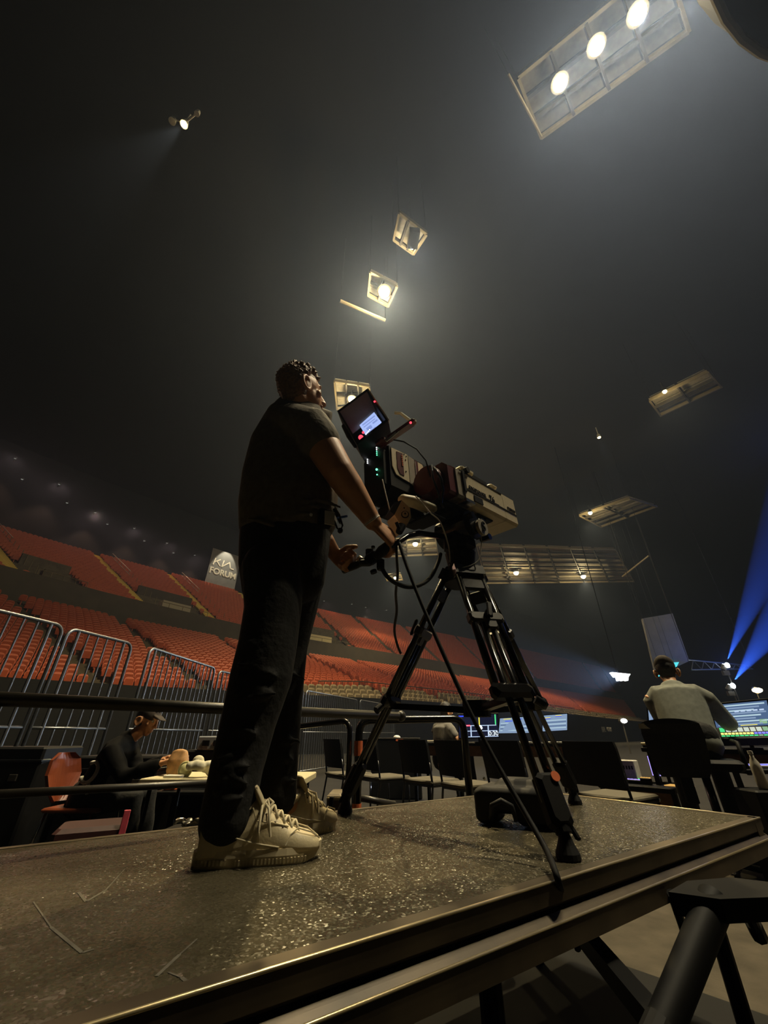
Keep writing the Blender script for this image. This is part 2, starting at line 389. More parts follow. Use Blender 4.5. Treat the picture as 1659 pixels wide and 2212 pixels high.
mb = MB(); mb.box(P(33, -45, 10.5), (230, .5, 34.5), (TV, NV, Vector((0, 0, 1)))); tag(mb.build('wall_right', M['wall']), kind='structure')
# aisles, read off the photograph where they meet the fascia
def at_x(fn, v, px):
    best = min((abs(proj(fn(-12 + .1 * i, v))[0] - px), -12 + .1 * i) for i in range(900) if depth(fn(-12 + .1 * i, v)) > 1)
    return best[1]
LA = [at_x(low, 1, x) for x in (10, 245, 470, 655, 763, 890, 987, 1105, 1216)]
UA = [at_x(upp, 0, x) for x in (30, 310, 465, 610, 765, 855, 955, 1060, 1160, 1300)]
def on_upper(px, py):      # station and row share of a picture point on the upper stand
    best = None
    for i in range(200):
        for j in range(9):
            g, v = -12 + .45 * i, j / 8; p = upp(g, v)
            if depth(p) < 1: continue
            x, y = proj(p); d = (x - px) ** 2 + (y - py) ** 2
            if best is None or d < best[0]: best = (d, g, v)
    return best[1], best[2]
def near(s, L, wd): return any(abs(s - a) < wd for a in L)
# ---- stairs
def stair(fn, s0, rows, m, name, lab, wd=.62, group=None, v0=0.0, v1=1.0, zoff=0):
    base = fn(s0, 0); t = thing(name, lab, 'stairs', base, 0, group)
    st = None
    for k in range(rows):
        if not (v0 <= k / rows <= v1): continue
        a = fn(s0, k / rows); b = fn(s0, (k + 1) / rows)
        for hf in (0, 1):
            c = a.lerp(b, .25 + .5 * hf); c.z = a.z + (b.z - a.z) * .5 * (hf + 1) - .06
            mb = MB(); dl = Vector((b.x - a.x, b.y - a.y, 0)); dn = dl.normalized(); mb.box((0, 0, 0), (wd * 2, dl.length * .52, .14), (Vector((dn.y, -dn.x, 0)), dn, Vector((0, 0, 1))))
            if st is None: st = mb.mesh('step')
            o = link('step', st, m, t, False); o.location = c - base
    return t
LLAB = ['first dark stair of the lower stand, starting at the picture\'s left edge', 'second dark stair of the lower stand, running down behind the third steel barrier', 'dark stair of the lower stand just left of the operator\'s legs', 'dark stair of the lower stand just right of the operator\'s legs', 'dark stair of the lower stand left of the tripod\'s rear leg', 'dark stair of the lower stand seen between the tripod legs, beside the hanging cable', 'dark stair of the lower stand meeting the front tripod leg', 'dark stair of the lower stand behind the front tripod leg', 'farthest dark stair of the lower stand, right of the tripod']
for i, s in enumerate(LA):
    stair(low, s, LROWS, M['stair'], 'aisle_stair', LLAB[i], .5, 'lower stand stairs')
ULAB = ['yellow lit stair of the upper stand cut by the picture\'s left edge', 'bright yellow stair with a handrail climbing the upper stand, nearer the barriers', 'yellow stair with a handrail rising beside the venue sign', 'upper stand stair behind the operator\'s legs', 'upper stand stair with posts just right of the operator\'s legs', 'upper stand stair at the hanging strap', 'upper stand stair crossing the tripod\'s rear leg', 'upper stand stair between the tripod legs', 'upper stand stair right of the front tripod leg', 'farthest upper stand stair with a pale rail running down towards the stage']
for i, s in enumerate(UA):
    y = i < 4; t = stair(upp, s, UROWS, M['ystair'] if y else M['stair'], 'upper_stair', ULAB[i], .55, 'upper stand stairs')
    so = .9
    for k in range(0, UROWS, 2):
        mb = MB(); p = upp(s + so, k / UROWS); mb.cyl(p, p + Vector((0, 0, 1.0)), .03, n=6); mb.build('rail_post', M['ygirder'], t)
    if y or i == 9:
        for dz in (1.0, .55):
            mb = MB(); mb.cyl(upp(s + so, .55) + Vector((0, 0, dz)), upp(s + so, .99) + Vector((0, 0, dz)), .03, n=6); mb.build('handrail', M['ygirder'], t)
# ---- seats: one shared mesh, the 300 that show largest are objects, the rest is one mass per stand
def seat_mb():
    mb = MB(); W = .235
    prof = [(-W, .0), (W, .0), (W, .36), (W * .8, .46), (W * .35, .50), (-W * .35, .50), (-W * .8, .46), (-W, .36)]
    mb.prism([Vector((x, .02 + y * .22, .36 + y)) for x, y in prof], Vector((0, .05, -.01)))
    mb.prism([Vector((-W * .95, -.02, .36)), Vector((W * .95, -.02, .36)), Vector((W * .85, -.10, .74)), Vector((-W * .85, -.10, .74))], Vector((0, .07, .01)))
    mb.box((-W, .0, .50), (.03, .26, .035)); mb.box((0, .06, .2), (.06, .06, .4)); return mb
smb = seat_mb(); SV = np.array(smb.v); SF = smb.f
def seat_spots(fn, rows, aisles, skip=None, step=.53):
    out = []
    for k in range(rows):
        g = -11.0; v = (k + .45) / rows; last = None
        while g < 84:
            p = fn(g, v); d = (fn(g + .1, v) - p).length / .1
            g2 = g + step / max(d, .2)
            if not near(g, aisles, .62 / max(d, .2)) and not (skip and skip(g, k)):
                p.z = fn(g, k / rows).z; out.append((g, k, p))
            g = g2
    return out
def rotz_of(fn, s):
    d = fn(s + .5, 0) - fn(s - .5, 0); return math.atan2(d.y, d.x)
def seat_visible(p):
    d = p - CAMP; f = CT * d.y + ST * d.z
    if f < .5: return False
    x, y = proj(p); return -260 < x < 1400 and 1100 < y < 1640
vom = lambda s, k: k < 6 and (any(a - w_ < s < a - .4 for a, w_ in ((UA[0], -1e3), (UA[2], 4.2), (UA[4], 6.0)))) or (k < 6 and UA[0] + .4 < s < UA[0] + 3.0)
lows = [(s, k, p, 0) for s, k, p in seat_spots(low, LROWS, LA) if seat_visible(p)]
upps = [(s, k, p, 1) for s, k, p in seat_spots(upp, UROWS, UA, vom) if seat_visible(p)]
lows.sort(key=lambda q: (q[2] - CAMP).length)
# the seats really in view between the barriers, the operator and the stand's first stair come first
def shown(p):
    x, y = proj(p + Vector((0, 0, .6)))
    return (0 < x < 505 and y < 1490) or (655 < x < 790)
front = [q for q in lows if shown(q[2])][:300]; fs_ = set(id(q) for q in front)
rest = [q for q in lows if id(q) not in fs_]
seat_me = smb.mesh('arena_seat'); seat_me.materials.append(M['redseat'])
BLK = ['folded red arena seat left of the lower stand\'s first stair', 'folded red arena seat between the lower stand\'s first two stairs, behind the steel barriers', 'folded red arena seat right of the lower stand\'s second stair, left of the operator\'s legs', 'folded red arena seat in the block hidden partly by the operator\'s legs', 'folded red arena seat just right of the operator\'s legs', 'folded red arena seat left of the tripod\'s rear leg', 'folded red arena seat between the tripod legs']
for s, k, p, _ in front:
    o = bpy.data.objects.new('arena_seat', seat_me); COL.objects.link(o); o.location = p; o.rotation_euler = (0, 0, rotz_of(low, s))
    bi = sum(s > a for a in LA[:6]); tag(o, BLK[bi], 'seat', 'red seats of the lower stand')
def seat_mass(name, spots, fn, m, lab):
    n = len(SV); V = np.zeros((len(spots) * n, 3)); F = []
    for i, q in enumerate(spots):
        a = rotz_of(fn, q[0]); c, s_ = math.cos(a), math.sin(a)
        V[i * n:(i + 1) * n, 0] = SV[:, 0] * c - SV[:, 1] * s_ + q[2].x; V[i * n:(i + 1) * n, 1] = SV[:, 0] * s_ + SV[:, 1] * c + q[2].y; V[i * n:(i + 1) * n, 2] = SV[:, 2] + q[2].z
        b = i * n; F += [tuple(b + j for j in f) for f in SF]
    me = bpy.data.meshes.new(name); me.from_pydata(V.tolist(), [], F); me.update()
    o = link(name, me, m); tag(o, lab, 'seats', None, 'stuff')
seat_mass('arena_seats_lower', rest, low, M['redseat'], 'rows of red plastic seats farther along the lower stand')
seat_mass('arena_seats_upper', upps, upp, M['redseat'], 'rows of red plastic seats filling the upper stand')
tans = [(s, k, p, 2) for s, k, p in seat_spots(tan_, TROWS, LA, lambda s, k: s < 12.0) if seat_visible(p)]
seat_mass('arena_seats_bottom', tans, tan_, M['tanseat'], 'pale tan seats in the lowest rows above the black dasher')
# ---- entrances low in the upper stand
for i, (s0, s1, lab) in enumerate(((UA[0] + .7, UA[0] + 2.8, 'dim entrance box with a glass rail low in the upper stand near the left edge'), (UA[2] - 4.0, UA[2] - .7, 'olive entrance box with rails below the stair beside the sign'), (UA[4] - 5.8, UA[4] - .7, 'pale entrance box with rails just right of the operator\'s legs'))):
    b = upp(s0, 0); t = thing('stand_entrance', lab, 'entrance', b)
    q0, q1 = upp(s0, .26), upp(s1, .26); c = (q0 + q1) / 2; ln = (q1 - q0).length; X = (q1 - q0).normalized(); X.z = 0; X.normalize(); Y = Vector((-X.y, X.x, 0)); Z = Vector((0, 0, 1)); ax = (X, Y, Z)
    mb = MB(); mb.box(c + Vector((0, 0, -.4)), (ln, .3, 2.6), ax); mb.build('back_wall', [M['concrete'], M['fascia'], M['concrete']][i], t)
    mb = MB(); mb.box(upp((s0 + s1) / 2, .10) + Vector((0, 0, .1)), (ln * .5, 1.0, 1.1), ax); mb.build('counter', [M['concrete'], M['beiged'], M['cream']][i], t)
    for k in range(5):
        mb = MB(); p = upp(s0 + (s1 - s0) * k / 4, .0); mb.cyl(p, p + Vector((0, 0, 1.05)), .03, n=6); mb.build('rail_post', M['ygirder'], t)
    mb = MB(); mb.cyl(upp(s0, 0) + Vector((0, 0, 1.05)), upp(s1, 0) + Vector((0, 0, 1.05)), .03, n=6); mb.build('front_rail', M['ygirder'], t)
# yellow lit walkway edge at the foot of the lower seats on the near side
t = thing('walkway_light', 'glowing yellow light strip along the foot of the red lower seats behind the barriers', 'rail', low(2, 0)); gs = [-6 + i * .8 for i in range(17)]
mb = MB(); mb.tube([low(g, 0) - NV * .35 + Vector((0, 0, .02)) for g in gs], .055, 8); mb.build('light_strip', M['e_strip'], t)
t = thing('stand_front_rail', 'thin dark rail with posts between the tan and the red seats', 'rail', low(16, 0))
for k in range(80):
    p = low(14 + k * .52, 0) - NV * .25; q = MB(); q.cyl(p, p + Vector((0, 0, .75)), .022, n=5); q.build('post', M['girder'], t)
mb = MB(); mb.tube([low(14 + k * .7, 0) - NV * .25 + Vector((0, 0, .75)) for k in range(60)], .04, 6); mb.build('rail', M['girder'], t)
# ---- lettering (built strokes)
def text(name, body, m, c, X, Y, h, parent, depth_=.004, bold=0.0):
    cu = bpy.data.curves.new('txt', 'FONT'); cu.body = body; cu.align_x = 'CENTER'; cu.align_y = 'CENTER'; cu.size = 1; cu.extrude = depth_ / h; cu.offset = bold
    o = bpy.data.objects.new('txt', cu); COL.objects.link(o)
    me = bpy.data.meshes.new_from_object(o.evaluated_get(bpy.context.evaluated_depsgraph_get())); bpy.data.objects.remove(o)
    X, Y = Vector(X).normalized(), Vector(Y).normalized(); Z = X.cross(Y).normalized(); Y = Z.cross(X)
    me.transform(Matrix.Translation(Vector(c)) @ Matrix((X, Y, Z)).transposed().to_4x4() @ Matrix.Scale(h * 1.35, 4)); me.name = name
    return link(name, me, m, parent)
def kia(name, m, c, X, Y, h, parent):
    """the joined angular three-letter mark, as strokes"""
    X, Y = Vector(X).normalized(), Vector(Y).normalized(); Z = X.cross(Y).normalized(); mb = MB(); wd = .17
    S = [[(-1.8, -.5), (-1.62, .5)], [(-1.7, -.12), (-.85, .5)], [(-1.32, .12), (-.72, -.5)], [(-.25, .5), (-.40, -.5)], [(-.40, -.5), (.70, .5)], [(.70, .5), (1.0, -.42), (1.5, -.42)]]
    for st in S:
        for (x0, y0), (x1, y1) in zip(st, st[1:]):
            a = Vector(c) + X * (x0 * h) + Y * (y0 * h); b = Vector(c) + X * (x1 * h) + Y * (y1 * h); d = (b - a).normalized(); q = d.cross(Z) * (wd * h / 2)
            a -= d * (.06 * h); b += d * (.06 * h); mb.prism([a - q, b - q, b + q, a + q], Z * (.03 * h))
    return mb.build(name, m, parent)
Zv = Vector((0, 0, 1))
# hanging venue sign above the upper rim
s_sign = min((abs(proj(upp(-5 + .1 * i, 1))[0] - 472), -5 + .1 * i) for i in range(400))[1]; base = upp(s_sign, 1) + NV * .2 + Zv * .3
t = thing('venue_sign', 'dark hanging banner with pale letters KIA FORUM above the upper stand', 'sign', base)
mb = MB(); cc = base + Zv * 3.0 - NV * .3; mb.box(cc, (5.2, .14, 6.2), (TV, NV, Zv)); mb.build('banner', M['screen'], t)
kia('logo_letters', M['white'], cc + Zv * .9 - NV * .1, TV, Zv, 1.1, t); text('name_letters', 'FORUM', M['white'], cc - Zv * .75 - NV * .1, TV, Zv, 1.05, t, .03, .03)
lamp('sign_downlight', cc + Zv * 5.4 - NV * 2.4, 2200, WARM2, .1, 50, cc - Zv * .3)
# dasher lettering
def dash(g): return P(interp(g, SG, B_S) - .5, interp(g, SG, B_N) - 2.75, 0)
gd = min((abs(proj(dash(10 + .1 * i) + Zv * 1.4)[0] - 1312), 10 + .1 * i) for i in range(500))[1]
XD = (dash(gd + .5) - dash(gd - .5)).normalized(); ND = Vector((-XD.y, XD.x, 0)); rr = ray(1312, 1576); cdash = dash(gd); cdash.z = (CAMP + rr * (cdash.y / rr.y)).z
t = thing('dasher_lettering', 'grey KIA FORUM lettering on the black dasher board', 'sign', cdash)
kia('logo_letters', M['lgrey'], cdash - XD * 1.3 - ND * .08, XD, Zv, .52, t); text('name_letters', 'FORUM', M['lgrey'], cdash + XD * 1.5 - ND * .08, XD, Zv, .5, t, .02, .02)
# ---- row of small house lamps on the back wall
k = 0
for (px, py) in ((33, 990), (48, 1035), (128, 1046), (145, 1086), (206, 1107), (232, 1132), (290, 1141), (312, 1168), (361, 1173), (375, 1194), (421, 1199), (478, 1222), (700, 1298), (760, 1305), (790, 1312), (835, 1318)):
    s = min((abs(proj(upp(-12 + .1 * i, 1) + Zv * 4)[0] - px), -12 + .1 * i) for i in range(500))[1]; r = ray(px, py); tt = (upp(s, 1).dot(NV) + .5) / r.dot(NV); p = CAMP + r * tt
    t = thing('house_lamp', 'small dim white lamp in the row along the dark back wall', 'lamp', p, 0, 'lamps along the back wall')
    mb = MB(); mb.cyl(p, p + NV * .9, .05, n=6); mb.cyl(p + Zv * .2, p - Zv * .02, .14, .2, 10); mb.build('housing', M['girder'], t)
    mb = MB(); mb.cyl(p - Zv * .03, p - Zv * .05, .13, n=10); mb.build('lens', M['e_tiny'], t)
    k += 1
    if k % 2: lamp('house_lamp_light', p - Zv * .2 - NV * .2, 900, (1, .60, .40), .1, 90, p - Zv * 6 - NV * 3.4)
# ------------------------------------------------------------------ roof rig: panels, beams, lamps
def roof_grid(name, lab, corners, z, nu, nv, tilt=0, panel_m='mesh', pz=.55, skip=(), edge=True):
    """corners: four picture points of the grid's underside, in order, put at height z"""
    C = [atz(px, py, z) for px, py in corners]; base = sum(C, Vector()) / 4
    t = thing(name, lab, 'ceiling grid', base)
    def pt(u, v, dz=0): return C[0].lerp(C[1], u).lerp(C[3].lerp(C[2], u), v) + Zv * dz
    for i in range(nu):
        for j in range(nv):
            if (i, j) in skip: continue
            g = .05; q = [pt((i + g) / nu, (j + g) / nv, pz), pt((i + 1 - g) / nu, (j + g) / nv, pz), pt((i + 1 - g) / nu, (j + 1 - g) / nv, pz), pt((i + g) / nu, (j + 1 - g) / nv, pz)]
            mb = MB(); mb.prism(q, Zv * .06); mb.build('panel', M[panel_m], t)
    for i in range(nu + 1):
        mb = MB(); a, b = pt(i / nu, 0), pt(i / nu, 1); X, u_, d_ = frame(b - a); mb.box((a + b) / 2 + Zv * .2, (.14, (b - a).length, .30), (X, d_, u_)); mb.build('beam', M['ygirder'] if (edge and i in (0, nu)) else M['girder'], t)
    for j in range(nv + 1):
        mb = MB(); a, b = pt(0, j / nv), pt(1, j / nv); X, u_, d_ = frame(b - a); mb.box((a + b) / 2 + Zv * .1, (.12, (b - a).length, .22), (X, d_, u_)); mb.build('beam', M['ygirder'] if (edge and j in (0, nv)) else M['girder'], t)
    mb = MB()
    for c in C: mb.cyl(c + Zv * .2, Vector((c.x, c.y, 34.0)), .012, n=5)
    mb.build('hanging_cable', M['black'], t)
    return t
roof_grid('ceiling_grid', 'roof grid with pale mesh panels around the three bright lamps', [(1120, 170), (1170, 300), (1490, 70), (1440, -90)], RIGZ + .8, 3, 4, panel_m='meshd')
roof_grid('ceiling_grid', 'small square roof grid with a dark opening above the single bright lamp', [(862, 462), (850, 520), (893, 551), (922, 508)], RIGZ + .3, 1, 3)
roof_grid('ceiling_grid', 'small roof grid around the single bright lamp over the operator', [(800, 590), (795, 640), (838, 664), (858, 620)], RIGZ + .5, 2, 2)
roof_grid('ceiling_grid', 'dim roof grid behind the viewfinder, seen beside the operator\'s face', [(722, 826), (728, 886), (800, 880), (798, 838)], RIGZ + .5, 2, 3)
roof_grid('ceiling_grid', 'isolated roof grid with a cross beam, high on the dark side', [(1404, 868), (1428, 900), (1560, 838), (1530, 806)], RIGZ + .2, 2, 2, edge=True)
roof_grid('ceiling_grid', 'roof grid with one warm lamp at its end, over the lens front', [(1252, 1116), (1300, 1140), (1420, 1096), (1360, 1078)], RIGZ + .4, 4, 2, skip=((3, 0),))
roof_grid('ceiling_grid', 'wide far roof grid with two warm lamps beyond the tripod', [(1030, 1180), (1050, 1262), (1370, 1258), (1330, 1190)], RIGZ + .3, 8, 6)
roof_grid('ceiling_grid', 'bright far roof grid seen through the gap under the pan bar', [(848, 1170), (846, 1204), (946, 1200), (940, 1160)], RIGZ + .3, 4, 3)
roof_grid('ceiling_grid', 'small far roof grid left of the hanging cable loop', [(832, 1246), (836, 1256), (870, 1254), (866, 1242)], RIGZ + .3, 2, 2)
# edge booms
def boom(lab, p0, p1, z, r=.10):
    a, b = atz(*p0, z), atz(*p1, z); t = thing('lighting_boom', lab, 'boom', a); mb = MB(); mb.cyl(a, b, r, n=8); mb.build('pipe', M['ygirder'], t)
    mb = MB(); mb.cyl(a, Vector((a.x, a.y, 34)), .012, n=5); mb.cyl(b, Vector((b.x, b.y, 34)), .012, n=5); mb.build('hanging_cable', M['black'], t)
boom('long pale roof pipe below the three bright lamps, left edge', (1098, 160), (1170, 296), RIGZ, .05)
boom('pale roof pipe lit from above, under the single bright lamp', (735, 650), (832, 692), RIGZ, .12)
boom('pale roof pipe at the far end of the wide roof grid', (1345, 1245), (1402, 1200), RIGZ, .14)
# lamp housings
LN = ['first of the three bright warm roof lamps, nearest the dark curved hood\'s far side', 'middle one of the three bright warm roof lamps', 'uppermost of the three bright warm roof lamps', 'single brightest warm roof lamp above the operator', 'small lamp inside the square roof grid with a dark opening',
      'warm roof lamp shining beside the viewfinder', 'warm roof lamp shining just above the operator\'s forearm', 'warm lamp at the end of the roof grid over the lens front', 'warm lamp of the wide far roof grid, nearer the tripod', 'warm lamp of the wide far roof grid, farther from the tripod',
      'warm roof lamp seen under the pan bar', 'lit box lamp on the isolated dark-side roof grid', 'small warm lamp of the little roof grid by the cable loop']
RAD = [.34, .34, .36, .42, .12, .36, .38, .28, .5, .48, .45, .18, .34]
for i, p in enumerate(ROOFP):
    t = thing('roof_lamp', LN[i], 'lamp', p); r = RAD[i]
    mb = MB(); mb.cyl(p + Zv * .05, p + Zv * .5, r * 1.15, r * .6, 16); mb.cyl(p + Zv * .5, p + Zv * 1.1, .05, n=6); mb.build('housing', M['girder'], t)
    mb = MB(); mb.ell(p, (r * .86, r * .86, r * .86), None, 14, 8); mb.build('lens', M['e_lamp'] if i < 3 else M['e_lampw'], t, True)
for p in MORE:
    t = thing('roof_lamp', 'bright roof lamp carrying the row of three on past the picture\'s top edge', 'lamp', p, 0, 'row lamps past the top edge')
    mb = MB(); mb.cyl(p + Zv * .05, p + Zv * .5, .40, .2, 16); mb.cyl(p + Zv * .5, Vector((p.x, p.y, 34)), .04, n=6); mb.build('housing', M['girder'], t)
    mb = MB(); mb.ell(p, (.34, .34, .19), None, 14, 8); mb.build('lens', M['e_lamp'], t, True)
# dark opening box of the square grid, small stray fixtures
p = atz(893, 515, RIGZ - .2); t = thing('roof_hatch', 'dark box hanging in the square roof grid', 'box', p)
X, u_, d_ = frame(atz(925, 508, RIGZ) - atz(862, 500, RIGZ)); mb = MB(); mb.box(p, (.9, .6, .5), (X, d_, u_)); mb.build('case', M['girder'], t)
for (px, py, lab) in ((398, 268, 'pair of small lit spotlights alone in the dark, high behind the operator'), (1294, 944, 'small lone spotlight below the isolated roof grid')):
    p = atz(px, py, RIGZ); t = thing('spotlight', lab, 'lamp', p)
    mb = MB(); mb.cyl(p + Zv * .3, p - Zv * .05, .13, .18, 12); mb.cyl(p + Zv * .3, p + Zv * 1.2, .04, n=6)
    if px < 500: q = atz(372, 262, RIGZ); mb.cyl(p + Zv * .25, q + Zv * .25, .05, n=6); mb.cyl(q + Zv * .3, q - Zv * .02, .12, .16, 12); q2 = atz(425, 246, RIGZ); mb.cyl(p + Zv * .25, q2 + Zv * .25, .05, n=6); mb.cyl(q2 + Zv * .3, q2, .1, .12, 10)
    mb.build('housing', M['lgrey'], t)
    mb = MB(); mb.cyl(p - Zv * .06, p - Zv * .09, .12, n=12); mb.build('lens', M['e_lampw'], t)
    lamp('spotlight_beam', p - Zv * .2, 4000 if px < 500 else 3500, WARM2, .1, 26, p - Zv * 10 + Vector((-2.5 if px < 500 else 0, 0, 0)), .6)
# ------------------------------------------------------------------ stage end
pS = aty(1440, 1392, 46); tS = thing('hanging_screen', 'tall grey hanging screen leaning over the far stage', 'screen', pS)
q = [aty(1388, 1336, 46), aty(1453, 1325, 46), aty(1489, 1428, 46), aty(1418, 1460, 46)]
mb = MB(); mb.prism(q, Vector((0, .3, 0))); mb.build('panel', M['screen'], tS)
mb = MB()
for c in q[:2]: mb.cyl(c + Vector((0, .15, -.2)), c + Vector((0, .15, 34 - c.z)), .04, n=5)
mb.build('hanging_cable', M['black'], tS)
for (a, b, lab) in ((((1418, 1452), (1423, 1447), (1425, 1461), (1421, 1462)), 46, 'small cyan screen slice at the foot of the hanging screen'), (((1427, 1448), (1438, 1450), (1438, 1459), (1426, 1460)), 46, 'blue cyan screen piece at the foot of the hanging screen'),
                    (((1444, 1441), (1456, 1441), (1456, 1450), (1449, 1453)), 46, 'cyan triangular screen just before the seated man\'s cap'), (((1455, 1431), (1467, 1430), (1462, 1440), (1457, 1442)), 46, 'pale cyan triangular screen beside the seated man\'s cap')):
    q = [aty(x, y, b - .3) for x, y in a]; t = thing('stage_screen', lab, 'screen', q[0]); mb = MB(); mb.prism(q, Vector((0, .15, 0))); mb.build('panel', M['e_cyan'], t)
    mb = MB(); c = sum(q, Vector()) / 4; mb.cyl(c + Vector((0, .2, 0)), Vector((c.x, c.y + .2, 34)), .012, n=5); mb.build('hanging_cable', M['black'], t)
# blue-lit truss
a, b = aty(1490, 1436, 44), aty(1625, 1442, 44); t = thing('stage_truss', 'long blue lit lighting truss above the far stage', 'truss', a); d = b - a; mb = MB(); hgt = 1.0
for dz in (-hgt / 2, hgt / 2):
    mb.cyl(a + Zv * dz, b + Zv * dz * .3, .07, n=6)
for k in range(12):
    f0, f1 = k / 12, (k + 1) / 12; h0 = hgt / 2 * (1 - .7 * f0); h1 = hgt / 2 * (1 - .7 * f1); s_ = 1 if k % 2 else -1
    mb.cyl(a + d * f0 + Zv * h0 * s_, a + d * f1 - Zv * h1 * s_, .04, n=5)
mb.build('lattice', M['steel'], t)
mb = MB(); mb.cyl(a, Vector((a.x, a.y, 34)), .03, n=5); mb.cyl(b, Vector((b.x, b.y, 34)), .03, n=5); mb.build('hanging_cable', M['black'], t)
lamp('truss_blue_light', a.lerp(b, .45) + Vector((0, -1.5, .3)), 160, BLUE, .2)
# moving lights with blue beams
for i, (px, py, tx, ty, ang, lab) in enumerate(((1566, 1438, 1672, 1190, 15, 'upper moving light throwing a narrow blue beam upwards'), (1578, 1482, 1660, 1368, 22, 'lower moving light throwing a wide blue beam upwards'))):
    p = aty(px, py, 42); tg = aty(tx, ty, 40) ; t = thing('moving_light', lab, 'stage light', p); d = (tg - p).normalized()
    mb = MB(); mb.cyl(p - d * .5, p, .22, .28, 12); mb.box(p - d * .3 - Zv * .45, (.6, .3, .4)); mb.build('head', M['girder'], t)
    mb = MB(); mb.cyl(p + d * .02, p + d * .05, .24, n=12); mb.ell(p - Vector((0, .32, 0)), (.25, .06, .25)); mb.build('lens', M['e_blue'], t)
    lamp('moving_light_beam', p + d * .8, [3200000, 2600000][i], BLUE, .05, ang, tg, .25)
    mb = MB(); mb.cyl(p - Zv * .6, Vector((p.x, p.y, 0)), .05, n=6); mb.build('stand_pole', M['girder'], t)
# cool white stage wash unit that lights the barriers
p = aty(1343, 1460, 40); t = thing('stage_wash_light', 'bright white wash light with a finned lower edge far beyond the lens', 'stage light', p)
mb = MB(); X = Vector((1, 0, 0)); mb.prism([aty(1322, 1452, 40), aty(1362, 1456, 40), aty(1358, 1462, 40), aty(1330, 1462, 40)], Vector((0, .5, 0))); mb.build('bar', M['e_white'], t)
for x in (1334, 1342, 1351):
    mb = MB(); mb.prism([aty(x, 1463, 40), aty(x + 7, 1463, 40), aty(x + 6, 1470, 40), aty(x + 2, 1470, 40)], Vector((0, .4, 0))); mb.build('fin', M['e_white'], t)
mb = MB(); mb.cyl(p + Vector((0, .6, 0)), Vector((p.x, p.y + .6, 34)), .05, n=6); mb.build('hanging_cable', M['black'], t)
lamp('stage_wash_beam', p - Vector((0, .4, 0)), 16000, COOL, .3, 9, Vector((-3.0, 6.0, 1.3)), .5)
for (px, py, lab, m) in ((1348, 1557, 'small bright white lamp over the black dasher board', 'e_white'), (1636, 1491, 'small warm lamp low at the far stage edge', 'e_lampw')):
    Y = 24 if px < 1500 else 40; p = aty(px, py, Y); t = thing('stage_lamp', lab, 'stage light', p); r = .16 if px < 1500 else .3
    mb = MB(); mb.ell(p, (r * (1 if px < 1500 else 1.5), r, r * .7), None, 10, 6); mb.build('lens', M[m], t)
    mb = MB(); mb.cyl(p + Vector((0, .2, 0)), Vector((p.x, p.y + .2, 0)), .04, n=6); mb.cyl(p + Vector((0, .1, 0)), p + Vector((0, .3, 0)), r, n=10); mb.build('stand_pole', M['girder'], t)
# dark curved hood at the top corner, hung from the roof
q3 = [atz(1547, 0, 12), atz(1592, 74, 12), atz(1659, 122, 12)]
def circ(a, b, c):
    D = 2 * (a.x * (b.y - c.y) + b.x * (c.y - a.y) + c.x * (a.y - b.y)); A2, B2, C2 = a.x ** 2 + a.y ** 2, b.x ** 2 + b.y ** 2, c.x ** 2 + c.y ** 2
    o = Vector(((A2 * (b.y - c.y) + B2 * (c.y - a.y) + C2 * (a.y - b.y)) / D, (A2 * (c.x - b.x) + B2 * (a.x - c.x) + C2 * (b.x - a.x)) / D, a.z)); return o, (o - a).length
C0, RR = circ(*q3); print('ring', C0, RR); t = thing('hanging_ring', 'dark hanging disc with a pale lit rim at the top corner', 'hanging disc', C0)
mb = MB(); ring = [C0 + Vector((math.cos(2 * PI * k / 48) * RR, math.sin(2 * PI * k / 48) * RR, 0)) for k in range(48)]
mb.prism(ring, Zv * 1.2); mb.build('disc', M['black'], t)
mb = MB(); mb.tube([p + Zv * .0 for p in ring], .07, 8, True); mb.build('rim', M['ygirder'], t)
mb = MB(); mb.cyl(C0 + Zv * 1.2, Vector((C0.x, C0.y, 34)), .06, n=6); mb.build('hanging_cable', M['black'], t)
# ------------------------------------------------------------------ floor covers and mat
FD = Vector((.8205, .5717, 0)); BD = Vector((-.5717, .8205, 0))      # along / across the platform
FC = Vector((1.368, 1.783, 0))                                        # its front right corner
WID = Vector((.725 - 1.368, 2.567 - 1.783, 0)).length; LEN = 3.7
fl = bpy.data.objects['floor']
fm = None; O0 = atz(1560, 1960, 0)
ex = (atz(1655, 2205, 0) - atz(1330, 2095, 0)); ex.z = 0; ex.normalize(); ey = Vector((-ex.y, ex.x, 0))
for i in range(-2, 3):
    for j in range(-1, 3):
        mb = MB()
        if fm is None: mb.cbox((0, 0, 0), (1.19, 1.19, .02), (Vector((1, 0, 0)), Vector((0, 1, 0)), Zv), .006); fm = mb.mesh('panel'); fm.materials.append(M['floorm'])
        o = link('panel', fm, None, fl, False); p = O0 + ex * ((i + .5) * 1.2) + ey * ((j - .5) * 1.2); o.location = (p.x, p.y, .004); o.rotation_euler = (0, 0, math.atan2(ex.y, ex.x))
mA, mB_ = atz(1655, 2205, .02), atz(1200, 2043, .02)
mb = MB(); e = (mA - mB_); e.z = 0; e.normalize(); nn = Vector((e.y, -e.x, 0))
if nn.y > 0: nn = -nn
mb.prism([mB_ - e * 1.6, mA + e * 1.5, mA + e * 1.5 + nn * 2.6, mB_ - e * 1.6 + nn * 2.6], Vector((0, 0, .015)))
tag(mb.build('floor_mat', M['mat_']), 'black floor mat with a straight edge under the front of the platform', 'mat')
